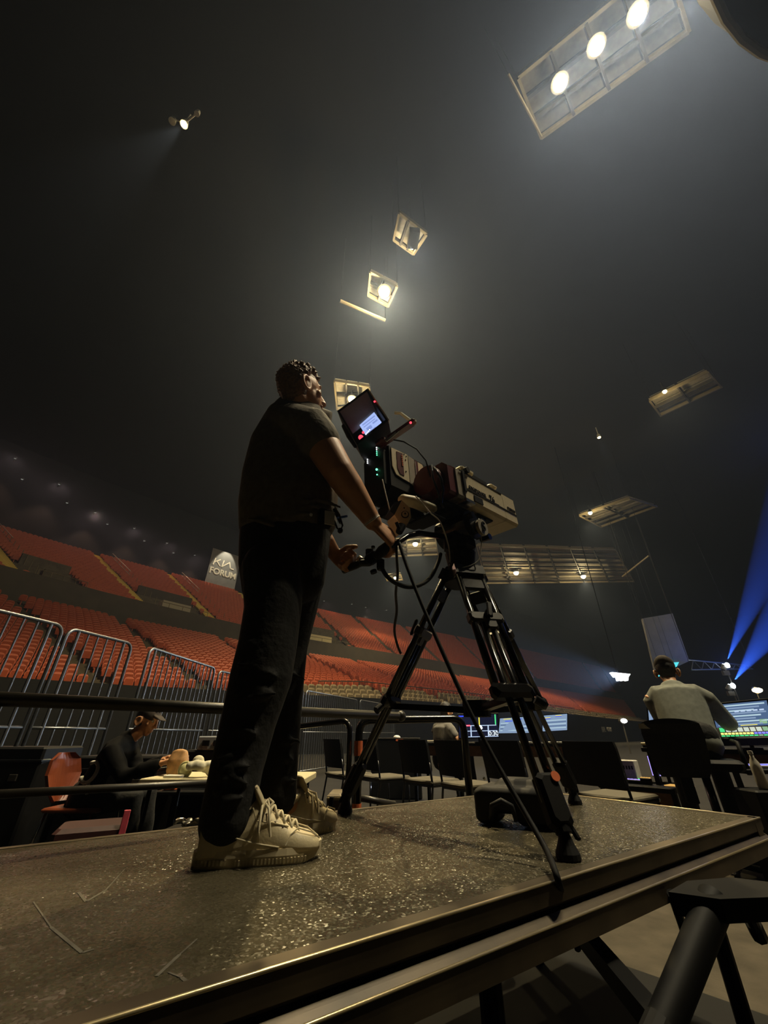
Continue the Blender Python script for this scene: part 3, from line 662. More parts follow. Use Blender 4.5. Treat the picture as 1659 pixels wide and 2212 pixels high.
# ------------------------------------------------------------------ camera platform
ctr = FC - FD * (LEN / 2) + BD * (WID / 2)
tD = thing('camera_platform', 'low riser platform with a sparkling dark non-slip top and double metal edge', 'platform', ctr)
def dk(u, v, z): return FC - FD * u + BD * v + Zv * z
mb = MB(); mb.prism([dk(.03, .03, DECKZ - .02), dk(.03, WID - .03, DECKZ - .02), dk(LEN, WID - .03, DECKZ - .02), dk(LEN, .03, DECKZ - .02)], Zv * .02); mb.build('deck_top', M['deck'], tD)
PR = [(.03, .001), (.004, .001), (0, -.003), (.001, -.034), (.014, -.037), (.014, -.043), (.004, -.046), (-.009, -.055), (-.012, -.059), (-.012, -.096), (.012, -.100), (.06, -.100), (.06, -.012), (.03, -.012)]
def edge(name, a, b, inn):
    mb = MB(); mb.prism([a + inn * q + Zv * z for q, z in PR], b - a); mb.build(name, M['alu'], tD)
edge('front_edge', dk(-.006, 0, DECKZ), dk(LEN, 0, DECKZ), BD); edge('side_edge', dk(0, 0, DECKZ), dk(0, WID, DECKZ), -FD); edge('back_edge', dk(0, WID, DECKZ), dk(LEN, WID, DECKZ), -BD)
for nm, q_, z_ in (('top_edge_glint', .0005, -.0005), ('lower_edge_glint', -.0115, -.0565)):
    for a_, b_, n_ in ((dk(-.004, 0, DECKZ), dk(LEN, 0, DECKZ), BD), (dk(0, 0, DECKZ), dk(0, WID, DECKZ), -FD)):
        mb = MB(); mb.cyl(a_ + n_ * q_ + Zv * z_, b_ + n_ * q_ + Zv * z_, .0028, n=8); mb.build(nm, M['eglint'], tD, True)
mb = MB(); mb.prism([dk(.06, .06, DECKZ - .1), dk(.06, WID - .06, DECKZ - .1), dk(LEN, WID - .06, DECKZ - .1), dk(LEN, .06, DECKZ - .1)], Zv * .03); mb.build('underside', M['black'], tD)
for u in (.25, 1.3, 2.4, 3.5):
    for v in (.15, WID - .12):
        mb = MB(); p = dk(u, v, 0); mb.cyl(p, p + Zv * (DECKZ - .09), .024, n=10); mb.cyl(p, p + Zv * .02, .05, n=10); mb.build('leg', M['black'], tD)
# brace leaning out under the edge
a = atz(1244, 2000, DECKZ - .1); b = atz(1436, 2230, .20)
a = dk(.72, .1, DECKZ - .08); 
p_, q_ = att(1246, 2003, 1.0), att(1440, 2235, .62)
mb = MB(); X, u_, d_ = frame(q_ - p_); mb.box((p_ + q_) / 2, (.035, (q_ - p_).length * 1.02, .035), (X, d_, u_)); mb.build('brace', M['black'], tD)
for L_ in (((72, 1948), (110, 2003), (177, 2058), (203, 2050)), ((270, 1877), (228, 1923), (186, 1948), (169, 1927)), ((426, 2028), (388, 2062), (338, 2109)), ((363, 2100), (392, 2112), (422, 2134))):
    P_ = [atz(x, y, DECKZ + .0004) for x, y in L_]; mb = MB()
    for i in range(len(P_) - 1):
        d_ = (P_[i + 1] - P_[i]); s_ = Vector((-d_.y, d_.x, 0)).normalized() * (.0025 if i else .0012); mb.prism([P_[i] - s_, P_[i + 1] - s_, P_[i + 1] + s_, P_[i] + s_], Zv * .0003)
    mb.build('scuff', M['scuff'], tD)
# ------------------------------------------------------------------ foreground stand at the lower right
tF = thing('foreground_stand', 'black folding stool with a thick slanting leg below the platform\'s far corner', 'stool', atz(1440, 2260, 0))
q = [att(1443, 1926, .80), att(1484, 1903, .86), att(1580, 1898, .88), att(1690, 1925, .84), att(1725, 1990, .76), att(1560, 1955, .76)]
mb = MB(); zc = sum(p.z for p in q) / 6 + .01
mb.prism([Vector((p.x, p.y, zc)) for p in q], Vector((0, 0, -.035))); mb.build('seat', M['black'], tF)
a, b = att(1545, 1945, .80), att(1424, 2240, .62)
mb = MB(); mb.cyl(a, b, .029, .024, 24); lo_ = mb.build('leg', M['black'], tF); auto_smooth(lo_.data)
c = atz(1408, 2300, 0.0); mb = MB(); mb.cyl(b + (a - b) * .05, b - (a - b) * .35, .026, n=14); mb.build('foot', M['rubber'], tF)
for (p0, p1, r) in (((1450, 1930), (1492, 2052), .010), ((1508, 1940), (1524, 1985), .009), ((1606, 1950), (1640, 2022), .012), ((1466, 1968), (1506, 1938), .006)):
    mb = MB(); mb.cyl(att(*p0, .95), att(*p1, 1.0), r, n=8)
    if r > .011: mb.cyl(att(p1[0] - 14, p1[1] - 30, .99), att(*p1, 1.0), .018, n=8)
    mb.build('strut', M['black'], tF)
# ------------------------------------------------------------------ people
def hand(mb, W, d, pn, size=1.0, curl=(50, 60, 40), spread=.0, thumb=(.5, .6), right=True):
    """palm and five bent fingers. W wrist, d palm direction, pn direction the palm faces"""
    d = Vector(d).normalized(); pn = Vector(pn); pn = (pn - d * pn.dot(d)).normalized(); s = d.cross(pn) * (1 if right else -1)   # s towards the thumb side
    k = size
    mb.loft([W - d * .01 * k, W + d * .03 * k, W + d * .07 * k, W + d * .092 * k], [(.027 * k, .018 * k), (.036 * k, .017 * k), (.041 * k, .016 * k), (.038 * k, .012 * k)], pn, 14)
    ln = [(.046, .028, .022), (.051, .032, .023), (.047, .030, .023), (.036, .022, .020)]
    for i in range(4):
        off = (1.5 - i) * .0195 * k; p = W + d * (.086 - abs(i - 1.2) * .004) * k + s * off; a = 0; pts = [p - d * .02 * k, p]; dr = d
        for j in range(3):
            a += math.radians(curl[j] * (1 + .06 * i)); dr = d * math.cos(a) + pn * math.sin(a) + s * (spread * (1.5 - i)); p = p + dr.normalized() * ln[i][j] * k; pts.append(p)
        r = [.0098, .0100, .0092, .0086, .0072]; mb.loft(pts, [x * k * (1 - .06 * (i == 3)) for x in r], s, 10)
    b = W + d * .022 * k + s * .026 * k + pn * .006 * k
    t0 = (s * .8 + d * .6 + pn * thumb[0]).normalized(); t1 = (s * .25 + d * .9 + pn * thumb[1]).normalized(); t2 = (d * .9 - s * .05 + pn * (thumb[1] + .3)).normalized()
    mb.loft([b - t0 * .01 * k, b + t0 * .030 * k, b + t0 * .030 * k + t1 * .034 * k, b + t0 * .030 * k + t1 * .034 * k + t2 * .026 * k], [.015 * k, .0125 * k, .0108 * k, .0088 * k], pn, 10)
def head(mb, c, f, u, k=1.0):
    """cranium, face and ears around centre c; f forward, u up"""
    f = Vector(f).normalized(); u = Vector(u); u = (u - f * u.dot(f)).normalized(); r = f.cross(u); ax = (r, f, u); g = lambda x, y, z: c + r * (x * k) + f * (y * k) + u * (z * k)
    mb.ell(g(0, -.012, .022), (.074 * k, .094 * k, .090 * k), ax, 22, 14)
    mb.ell(g(0, .022, -.030), (.060 * k, .066 * k, .078 * k), ax, 18, 12)
    mb.loft([g(0, .045, -.060), g(0, .058, -.094)], [(.046 * k, .034 * k), (.026 * k, .022 * k)], f, 14)
    mb.loft([g(0, .086, .018), g(0, .100, -.012), g(0, .106, -.026)], [(.009 * k, .009 * k), (.012 * k, .012 * k), (.015 * k, .012 * k)], f, 10)
    for sg in (-1, 1):
        mb.ell(g(sg * .013, .094, -.029), (.009 * k, .010 * k, .008 * k), ax, 10, 6)
        mb.loft([g(sg * .010, .082, .030), g(sg * .045, .066, .032)], [(.008 * k, .006 * k), (.007 * k, .006 * k)], u, 8)
        mb.ell(g(sg * .042, .052, -.022), (.022 * k, .018 * k, .020 * k), ax, 12, 8)
        e = g(sg * .082, -.020, -.028); n = 14
        pts = [e + f * (.022 * k * math.cos(t) - .004 * k) + u * (.035 * k * math.sin(t)) + r * (sg * k * (.008 - .010 * math.cos(t))) for t in [2 * PI * q / n for q in range(n)]]
        mb.tube(pts, .0085 * k, 6, True)
        mb.ell(e + r * (sg * .001 * k), (.006 * k, .016 * k, .027 * k), ax, 10, 8)
    mb.loft([g(-.022, .083, -.060), g(0, .090, -.058), g(.022, .083, -.060)], [.006 * k, .008 * k, .006 * k], u, 8)
    mb.loft([g(-.018, .082, -.071), g(0, .088, -.072), g(.018, .082, -.071)], [.006 * k, .008 * k, .006 * k], u, 8)
    return g
def eyes(c, f, u, parent, k=1.0):
    f = Vector(f).normalized(); u = (Vector(u) - f * Vector(u).dot(f)).normalized(); r = f.cross(u)
    for sg in (-1, 1):
        e = c + r * (sg * .030 * k) + f * (.066 * k) + u * (.010 * k)
        mb = MB(); mb.ell(e, (.0125 * k,) * 3, None, 12, 8); o = mb.build('eye', M['eye'], parent, True)
        mb = MB(); mb.ell(e + f * (.0085 * k), (.006 * k,) * 3, None, 10, 6); mb.build('iris', M['iris'], o, True)
def hair_mb(c, f, u, k=1.0, n=420, ln=.030, seed=3, front=.05, top=.5):
    """cap of hair with short upright locks; nape and temples kept close"""
    rnd = random.Random(seed); f = Vector(f).normalized(); u = (Vector(u) - f * Vector(u).dot(f)).normalized(); r = f.cross(u); mb = MB(); cc = c + u * (.026 * k) - f * (.016 * k)
    R = (.078 * k, .097 * k, .092 * k)
    def hl(fr, up):  # keep where hair grows: above the hairline
        if fr > .30: return up > .42 + .25 * fr
        if fr > -.10: return up > .02 + .9 * (fr + .1)
        return up > -.62
    for i in range(n):
        z = 1 - 2 * (i + .5) / n; a = i * 2.39996; q = math.sqrt(1 - z * z); v = Vector((q * math.cos(a), q * math.sin(a), z))
        if not hl(v.y, v.z): continue
        p = cc + r * (v.x * R[0]) + f * (v.y * R[1]) + u * (v.z * R[2]); nr_ = (r * v.x / R[0] + f * v.y / R[1] + u * v.z / R[2]).normalized()
        up_ = max(0, v.z); L_ = ln * k * (.35 + .9 * up_) * rnd.uniform(.7, 1.25)
        dr = (nr_ + f * (.35 * up_) + Vector((rnd.uniform(-.3, .3), rnd.uniform(-.3, .3), rnd.uniform(-.2, .3))) * (.3 + up_)).normalized()
        mb.loft([p - nr_ * .012 * k, p + nr_ * .003 * k, p + dr * L_ * .6, p + dr * L_], [.013 * k, .012 * k, .008 * k, .003 * k], (0.3, .5, .8), 6)
    return mb
def rings(L, ratio=.62):
    """(left px, right px, y px, depth Y[, ratio]) -> centres and radii"""
    C, R = [], []
    for q in L:
        x0, x1, y, Y = q[:4]; k = q[4] if len(q) > 4 else ratio
        c = aty((x0 + x1) / 2, y, Y); hw = (x1 - x0) / 2 / FPX * depth(c); C.append(c); R.append((hw, hw * k))
    return C, R
# --- the camera operator
OPF = Vector((.85, .53, 0)).normalized()
tP = thing('person', 'camera operator in grey T-shirt, black jeans and cream sneakers standing at the tripod camera', 'person', Vector((-.34, 1.30, DECKZ)))
HC = aty(654, 848, 1.29); HF = Vector((.80, .58, .12)).normalized(); HU = Vector((-.10, -.05, 1)).normalized()
SHR, SHL = aty(676, 928, 1.22), aty(690, 905, 1.50); ELR, WRR = aty(734, 1022, 1.24), aty(806, 1128, 1.33)
ELL, WRL = aty(660, 1090, 1.58), aty(722, 1196, 1.53)
HIPR, KNR, ANR = aty(590, 1200, 1.27), aty(572, 1440, 1.235), aty(500, 1768, 1.20)
HIPL, KNL, ANL = aty(650, 1200, 1.42), aty(628, 1450, 1.45), aty(606, 1735, 1.43)
body = MB()
head(body, HC, HF, HU, 1.02)
NB = aty(642, 880, 1.33)
body.loft([NB - Zv * .05, NB + Zv * .02, HC - HU * .06 - HF * .02], [(.066, .062), (.056, .058), (.055, .06)], OPF, 16)
tor = [(550, 690, 1215, 1.35), (545, 695, 1130, 1.35), (545, 700, 1060, 1.35), (556, 702, 980, 1.35), (585, 690, 905, 1.35), (620, 675, 880, 1.34)]
C, R = rings(tor, .62); body.loft(C, R, (0, 1, 0), 20)
body.loft([aty(610, 900, 1.30), SHR, SHR.lerp(ELR, .5), ELR, ELR.lerp(WRR, .3), WRR], [.06, .072, .069, .060, .056, .034], (.2, 1, .3), 28)
body.loft([aty(640, 895, 1.42), SHL, SHL.lerp(ELL, .5), ELL, ELL.lerp(WRL, .3), WRL], [.06, .058, .05, .041, .043, .029], (0, 1, 0), 24)
JR = [(524, 652, 1225, 1.275), (530, 652, 1310, 1.26), (517, 642, 1390, 1.245), (498, 630, 1465, 1.235), (478, 596, 1560, 1.225), (455, 568, 1660, 1.21), (438, 552, 1740, 1.20), (432, 546, 1772, 1.195)]
JL = [(600, 704, 1235, 1.43), (592, 684, 1320, 1.44), (585, 664, 1400, 1.45), (576, 656, 1480, 1.45), (566, 648, 1580, 1.445), (560, 642, 1680, 1.435), (558, 640, 1722, 1.43)]
for J_, f_ in ((JR, Vector((.956, .293, 0))), (JL, Vector((.58, .81, 0)))):
    C, R = rings(J_, .9); R = [(min(a * .72, .066) * (1 - .35 * i / len(R)), min(b * .72, .066) * (1 - .35 * i / len(R))) for i, (a, b) in enumerate(R)]
    a_ = C[-1]; body.loft(C, R, (0, 1, 0), 14)
    body.loft([a_, a_ - Zv * .03 + f_ * .03, Vector((a_.x, a_.y, DECKZ + .05)) + f_ * .10], [.036, .040, .03], (0, 0, 1), 12)
dr_ = (aty(846, 1166, 1.375) - WRR).normalized()
hand(body, WRR, dr_, Vector((-.15, .8, -.62)), 1.12, (30, 55, 40), 0, (.1, -.1), right=True)
dl_ = (aty(762, 1224, 1.52) - WRL).normalized()
hand(body, WRL, dl_, Vector((.45, -.75, -.25)), 1.05, (80, 95, 60), 0, (.8, .7), right=False)
remesh(body, 'body', .0042, M['skin'], tP, 4, .5)
eyes(HC, HF, HU, tP, 1.02)
hm = hair_mb(HC, HF, HU, 1.0, 560, .029)
hm.ell(HC - HF * .035 - HU * .025, (.066, .068, .075), (HF.cross(HU), HF, HU), 18, 12)
hm.ell(HC - HF * .010 + HU * .045, (.074, .082, .066), (HF.cross(HU), HF, HU), 18, 12); remesh(hm, 'hair', .0045, M['hair'], tP, 1, .4)
# T-shirt
sh = MB()
C, R = rings([(522, 724, 1128, 1.36), (521, 727, 1085, 1.355), (526, 724, 1020, 1.35), (543, 718, 955, 1.345), (572, 708, 905, 1.34), (598, 694, 876, 1.335), (622, 682, 866, 1.335)], .66)
R = [(a * (1.03 if i < 2 else 1), b * (1.14 if i < 2 else 1.05)) for i, (a, b) in enumerate(R)]
sh.loft(C, R, (0, 1, 0), 28)
sh.loft([aty(612, 905, 1.29), SHR + Vector((0, 0, .005)), SHR.lerp(ELR, .16), SHR.lerp(ELR, .29)], [.080, .085, .084, .083], (0, 1, 0), 16)
sh.loft([aty(646, 895, 1.42), SHL, SHL.lerp(ELL, .30), SHL.lerp(ELL, .5)], [.078, .078, .07, .068], (0, 1, 0), 16)
for i in range(9):   # folds
    a = i * .7 + .3; y = 1120 - (i % 4) * 14; x0 = 535 + (i * 47) % 150
    p, q = aty(x0, y, 1.23 + .004 * (i % 3)), aty(x0 + 60, y + 18 - (i % 3) * 14, 1.235)
    sh.loft([p, p.lerp(q, .5) + Zv * .006, q], [.006, .011, .006], (0, 1, 0), 8)
so = remesh(sh, 'tshirt', .007, M['shirt'], tP, 6, .5)
mb = MB(); n = 24; cN = aty(641, 876, 1.325); pts = [cN + Vector((math.cos(t) * .072, math.sin(t) * .068, .012 - .018 * math.cos(t))) for t in [2 * PI * q / n for q in range(n)]]; mb.tube(pts, .0065, 8, True); mb.build('collar', M['shirt'], so, True)
# jeans
je = MB()
C, R = rings([(524, 716, 1118, 1.36, .70), (519, 714, 1165, 1.36, .72), (518, 708, 1215, 1.355, .72), (524, 702, 1260, 1.35, .66)], .7); je.loft(C, R, (0, 1, 0), 26)
C, R = rings([(524, 652, 1225, 1.275, .95), (530, 652, 1310, 1.26, .95), (517, 642, 1390, 1.245, .95), (498, 630, 1465, 1.235, .95), (478, 596, 1560, 1.225, .95), (455, 568, 1660, 1.21, .95), (438, 552, 1740, 1.20, .98), (432, 546, 1772, 1.195, 1.0)]); je.loft(C, R, (0, 1, 0), 20)
C, R = rings([(600, 704, 1235, 1.43, .95), (592, 684, 1320, 1.44, .95), (585, 664, 1400, 1.45, .95), (576, 656, 1480, 1.45, .95), (566, 648, 1580, 1.445, .95), (560, 642, 1680, 1.435, .95), (558, 640, 1722, 1.43, 1.0)]); je.loft(C, R, (0, 1, 0), 20)
rnd = random.Random(5)
for i in range(26):
    left = i % 3 == 0; y = rnd.uniform(1380, 1750) if not left else rnd.uniform(1380, 1710); f = (y - 1380) / 390
    x0 = (560 - 90 * f if not left else 600 - 10 * f) + rnd.uniform(-40, 15); Y = (1.16 - .03 * f) if not left else 1.385
    p, q = aty(x0, y, Y), aty(x0 + rnd.uniform(35, 60), y + rnd.uniform(-14, 22), Y + .01); je.loft([p, p.lerp(q, .5), q], [.004, .009, .004], (0, 1, 0), 6)
jo = remesh(je, 'jeans', .007, M['jeans'], tP, 5, .5)
# shoes
def shoe(p_heel, p_toe, side, label=None):
    """low basketball sneaker; heel to toe on the platform"""
    X = (p_toe - p_heel); X.z = 0; ln = X.length; X.normalize(); Y = Vector((-X.y, X.x, 0)); k = ln / .30; O = Vector((p_heel.x, p_heel.y, DECKZ)); g = lambda x, y, z: O + X * (x * k) + Y * (y * k) + Zv * (z * k)
    prof = [(.006, .030, .082, .092), (.03, .036, .086, .098), (.07, .038, .075, .094), (.105, .040, .095, .112), (.125, .042, .128, .118), (.15, .044, .112, .10), (.18, .048, .092, .085), (.21, .050, .074, .07), (.24, .051, .062, .06), (.268, .046, .055, .054), (.287, .034, .046, .046), (.297, .016, .036, .036)]
    up = MB(); n = 22; V = []; F = []
    for (x, wd, h, hs) in prof:
        for q in range(n):
            t = PI * q / (n - 1); c, s_ = math.cos(t), math.sin(t)
            V.append(g(x, wd * math.copysign(abs(c) ** .7, c), .022 + (h - .022) * s_ ** .75))
    m = len(prof)
    for i in range(m - 1):
        for q in range(n - 1): F.append((i * n + q, i * n + q + 1, (i + 1) * n + q + 1, (i + 1) * n + q))
        F.append((i * n, (i + 1) * n, (i + 1) * n + n - 1, i * n + n - 1))
    F += [tuple(range(n)), tuple((m - 1) * n + q for q in range(n - 1, -1, -1))]
    up.add(V, F); root = up.build('sneaker', M['shoe'], tP, True)
    if label: root['label'] = label
    # sole with ribbed side
    so_ = MB(); out = []
    for i in range(40):
        t = 2 * PI * i / 40; c, s_ = math.cos(t), math.sin(t); x = .15 + .152 * math.copysign(abs(c) ** .8, c); wd = interp(x, [0, .05, .12, .2, .25, .3], [.040, .043, .042, .054, .054, .038]); out.append((x, wd * math.copysign(abs(s_) ** .62, s_)))
    so_.add([g(x, y, 0.0 + max(0, (x - .25)) * .22) for x, y in out] + [g(x, y * 1.03, .018 + max(0, (x - .25)) * .18) for x, y in out] + [g(x, y * .98, .031 + max(0, x - .25) * .1) for x, y in out],
            [tuple(range(39, -1, -1)), tuple(range(80, 120))] + [(i, (i + 1) % 40, 40 + (i + 1) % 40, 40 + i) for i in range(40)] + [(40 + i, 40 + (i + 1) % 40, 80 + (i + 1) % 40, 80 + i) for i in range(40)])
    so_.build('sole', M['sole'], root)
    for sg in (-1, 1):
        mb = MB()
        for x0, x1, z in ((.0, .08, .012), (.09, .26, .009)):
            for q in range(int((x1 - x0) / .0085)):
                x = x0 + q * .0085 + .004; wd = interp(x, [0, .05, .12, .2, .25, .3], [.040, .043, .042, .054, .054, .038]) * (1 - abs(2 * x / .3 - 1) ** 6 * .6)
                mb.box(g(x, sg * wd, z), (.004 * k, .004 * k, .010 * k), (X, Y, Zv))
        mb.build('sole_ribs', M['sole'], root)
    tg = MB(); tg.loft([g(.150, 0, .098), g(.132, 0, .130), g(.118, 0, .152)], [(.030 * k, .010 * k), (.034 * k, .009 * k), (.026 * k, .008 * k)], X, 14); to = tg.build('tongue', M['shoe'], root, True)
    tl = MB(); tl.box(g(.126, -.018, .140), (.004 * k, .016 * k, .026 * k), ((X * .9 + Zv * .45).normalized(), Y, (Zv * .9 - X * .45).normalized())); tl.build('tongue_label', M['shoedark'], to)
    co = MB(); pts = []
    for q in range(17):
        t = q / 16; a = PI * (.18 + 1.64 * t); pts.append(g(.060 + .062 * -math.cos(a) * -1 * -1 if False else .062 - .060 * math.cos(PI * 2 * (t - .5)) * -1, .038 * math.sin(PI * 2 * (t - .5)), .092 + .03 * max(0, math.cos(PI * 2 * (t - .5) + PI) * 1.0)))
    # padded collar loop
    pts = [g(.066 + .056 * math.cos(a), .036 * math.sin(a), .090 + .026 * max(0, math.cos(a))) for a in [2 * PI * q / 22 for q in range(22)]]
    co.tube(pts, .0085 * k, 8, True); co.build('collar', M['shoe'], root, True)
    inn = MB(); inn.loft([g(.066, 0, .086), g(.066, 0, .100)], [(.034 * k, .050 * k), (.032 * k, .048 * k)], X, 16); inn.build('lining', M['shoedark'], root, True)
    lc = MB()
    for i in range(5):
        x = .146 + i * .019; h = interp(x, [.12, .15, .18, .21, .24], [.128, .114, .095, .077, .066]); 
        for sg in (-1, 1):
            lc.tube([g(x - .006, sg * .030, h - .012), g(x + .002, sg * .014, h + .004), g(x + .010, -sg * .008, h + .004), g(x + .016, -sg * .028, h - .016)], .0034 * k, 6)
    lc.tube([g(.150, -.02, .116), g(.156, -.052, .110), g(.160, -.062, .082), g(.166, -.060, .058), g(.160, -.054, .074), g(.152, -.046, .100)], .0034 * k, 6)
    lc.tube([g(.142, -.02, .118), g(.138, -.056, .104), g(.136, -.064, .070), g(.138, -.062, .048)], .0032 * k, 6)
    lc.tube([g(.148, .01, .116), g(.160, .02, .122), g(.170, .0, .116), g(.160, -.012, .108)], .0034 * k, 6)
    lc.build('laces', M['lace'], root, True)
    se = MB()   # overlay edges: toe cap, quarter, heel
    for sg in (-1, 1):
        se.tube([g(.30 - .005, sg * .012, .040), g(.27, sg * .034, .056), g(.235, sg * .036, .066), g(.216, sg * .044, .056), (g(.205, sg * .050, .036))], .0018 * k, 5)
        se.tube([g(.21, sg * .034, .070), g(.17, sg * .040, .080), g(.13, sg * .043, .086), g(.118, sg * .042, .112)], .0018 * k, 5)
        se.tube([g(.02, sg * .036, .070), g(.07, sg * .040, .060), g(.13, sg * .045, .044), g(.19, sg * .050, .034)], .0018 * k, 5)
    se.build('seams', M['lace'], root)
    ey_ = MB()
    for i in range(4):
        for sg in (-1, 1):
            x = .136 + i * .02; ey_.ell(g(x, sg * .037, interp(x, [.12, .15, .18, .21], [.112, .096, .082, .068]) - .004), (.003 * k,) * 3, None, 8, 5)
    ey_.build('eyelets', M['shoedark'], root)
    return root
shoe(atz(414, 1874, DECKZ), atz(690, 1850, DECKZ), 1)
toeF = atz(718, 1786, DECKZ); shoe(toeF - Vector((.60, .80, 0)) * .285, toeF, -1)
# belt radio pack, tape label, keys, pen, wristband
bp = aty(672, 1122, 1.24)
X, Y, Z = Vector((.93, .36, 0)), Vector((-.36, .93, 0)), Vector((-.06, .05, 1)).normalized()
mb = MB(); mb.cbox(aty(702, 1120, 1.245), (.05, .04, .072), (X, Y, Z), .006); po = mb.build('belt_pack', M['black'], tP)
mb = MB(); mb.box(aty(712, 1119, 1.222), (.036, .004, .056), (X, Y, Z)); mb.build('pack_label', M['paper'], po)
mb = MB(); mb.cyl(aty(672, 1112, 1.225), aty(672, 1112, 1.215), .006, n=10); mb.build('pack_knob', M['chrome'], po)
mb = MB(); mb.cyl(aty(728, 1119, 1.25), aty(750, 1115, 1.26), .0045, n=8); mb.build('pen', M['bluepen'], tP, True)
mb = MB(); mb.tube([aty(724, 1096, 1.27), aty(733, 1112, 1.25), aty(740, 1135, 1.25), aty(735, 1148, 1.25), aty(728, 1140, 1.25), aty(722, 1125, 1.25)], .0035, 6)
mb.ell(aty(735, 1146, 1.25), (.010, .006, .012)); mb.cyl(aty(722, 1100, 1.26), aty(736, 1130, 1.255), .006, n=8); mb.build('key_lanyard', M['blackm'], tP)
d = (WRR - ELR).normalized(); s_, u_, _ = frame(d); n = 20; mb = MB(); pts = [WRR - d * .012 + s_ * (.033 * math.cos(t)) + u_ * (.033 * math.sin(t)) for t in [2 * PI * q / n for q in range(n)]]
for off in (-.005, 0, .005): mb.tube([p + d * off for p in pts], .0035, 6, True)
mb.build('wristband', M['wrist'], tP, True)
# ------------------------------------------------------------------ tripod
TC = Vector((.36, 1.66, 0)); TT = 1.50
FEET = [atz(745, 1757, DECKZ), atz(1229, 1858, DECKZ), atz(1243, 1737, DECKZ)]
tT = thing('tripod', 'tall black tripod with twin tube legs, pan bars and mid-level spreader', 'tripod', Vector((TC.x, TC.y, DECKZ)))
TC = (FEET[0] + FEET[1] + FEET[2]) / 3; TC = Vector((.352, 1.655, 0))
apex = Vector((TC.x, TC.y, TT))
SPZ = .955
for i, f in enumerate(FEET):
    rd = Vector((f.x - TC.x, f.y - TC.y, 0)).normalized(); sd = Vector((-rd.y, rd.x, 0))
    top = apex + rd * .055; foot = Vector((f.x, f.y, DECKZ + .05)); ax = (foot - top); L = ax.length; ax.normalize(); nrm = sd.cross(ax).normalized()
    q = lambda d_, s_=0, n_=0: top + ax * (L * d_) + sd * s_ + nrm * n_
    parts_ = MB(); lg = MB(); w0 = .052
    lg.box(q(.02), (w0 * 2 + .03, .05, .045), (sd, ax, nrm)); root = lg.build('leg', M['blackm'], tT)
    for s_ in (-w0, w0):       # upper stage outer tubes
        mb = MB(); mb.cyl(q(.0, s_), q(.62, s_), .0135, n=14); mb.build('upper_tube', M['blackm'], root, True)
    for s_ in (-.020, .020):   # middle stage tubes
        mb = MB(); mb.cyl(q(.27, s_ * .9), q(.93, s_), .0115, n=14); mb.build('lower_tube', M['blackm'], root, True)
    mb = MB(); mb.cbox(q(.0, 0, .004), (w0 * 2 + .012, .045, .046), (sd, ax, nrm), .006); mb.cbox(q(.10, 0, 0), (w0 * 2 - .01, .055, .02), (sd, ax, nrm), .004); mb.build('top_bracket', M['black'], root)
    mb = MB(); mb.cbox(q(.29), (w0 * 2 + .036, .045, .040), (sd, ax, nrm), .008); mb.cbox(q(.315, .012), (.05, .06, .034), (sd, ax, nrm), .006); mb.build('middle_clamp', M['pipe'], root)
    mb = MB(); mb.cyl(q(.29, 0, -.02), q(.29, 0, -.045), .014, n=12); mb.cbox(q(.285, .0, -.05), (.022, .075, .012), ((sd + ax * .25).normalized(), (ax - sd * .25).normalized(), nrm), .005); mb.build('clamp_lever', M['black'], root)
    mb = MB(); mb.cbox(q(.605), (w0 * 2 + .044, .05, .044), (sd, ax, nrm), .012); mb.cyl(q(.63, w0 + .02), q(.65, w0 + .045), .014, n=12); mb.build('lower_clamp', M['blackm'], root)
    mb = MB(); mb.cbox(q(.925), (.062, .12, .045), (sd, ax, nrm), .01); mb.cyl(q(.96, 0), q(1.0), .020, n=12); mb.cbox(q(.985, .025), (.012, .06, .012), (sd, (ax + sd * .3).normalized(), nrm), .003); mb.build('foot_block', M['black'], root)
    mb = MB(); pts = [(.010, .055), (.013, .048), (.020, .03), (.028, .014), (.029, .004), (.027, 0)]
    n = 16; V = []; F = []
    for r_, z_ in pts: V += [Vector((f.x + r_ * math.cos(2 * PI * k / n), f.y + r_ * math.sin(2 * PI * k / n), DECKZ + z_)) for k in range(n)]
    for a_ in range(len(pts) - 1): F += [(a_ * n + (k + 1) % n, a_ * n + k, (a_ + 1) * n + k, (a_ + 1) * n + (k + 1) % n) for k in range(n)]
    F += [tuple(range(n)), tuple((len(pts) - 1) * n + k for k in range(n - 1, -1, -1))]; mb.add(V, F); mb.build('rubber_foot', M['rubber'], root)
    if i == 1:
        st = MB(); st.cyl(q(.875, .020, -.022), q(.875, .020, -.027), .0125, n=16); st.build('round_sticker', M['otape'], root)
        root['label'] = 'front leg with an orange round sticker'
    # spreader arm
    hub = Vector((TC.x, TC.y, SPZ)); e = top + ax * ((SPZ + .02 - top.z) / ax.z)
    mb = MB(); a2 = hub + rd * .05; X, u_, d_ = frame(e - a2); mb.box((a2 + e) / 2, (.030, (e - a2).length, .022), (X, d_, u_)); mb.build('spreader_arm', M['blackm'], tT)
mb = MB(); hub = Vector((TC.x, TC.y, SPZ)); mb.cyl(hub - Zv * .025, hub + Zv * .03, .052, n=14); mb.build('spreader_hub', M['black'], tT)
mb = MB(); mb.cyl(apex - Zv * .05, apex + Zv * .02, .085, .078, 20); mb.cyl(apex + Zv * .02, apex + Zv * .045, .060, n=18); mb.build('crown', M['black'], tT)
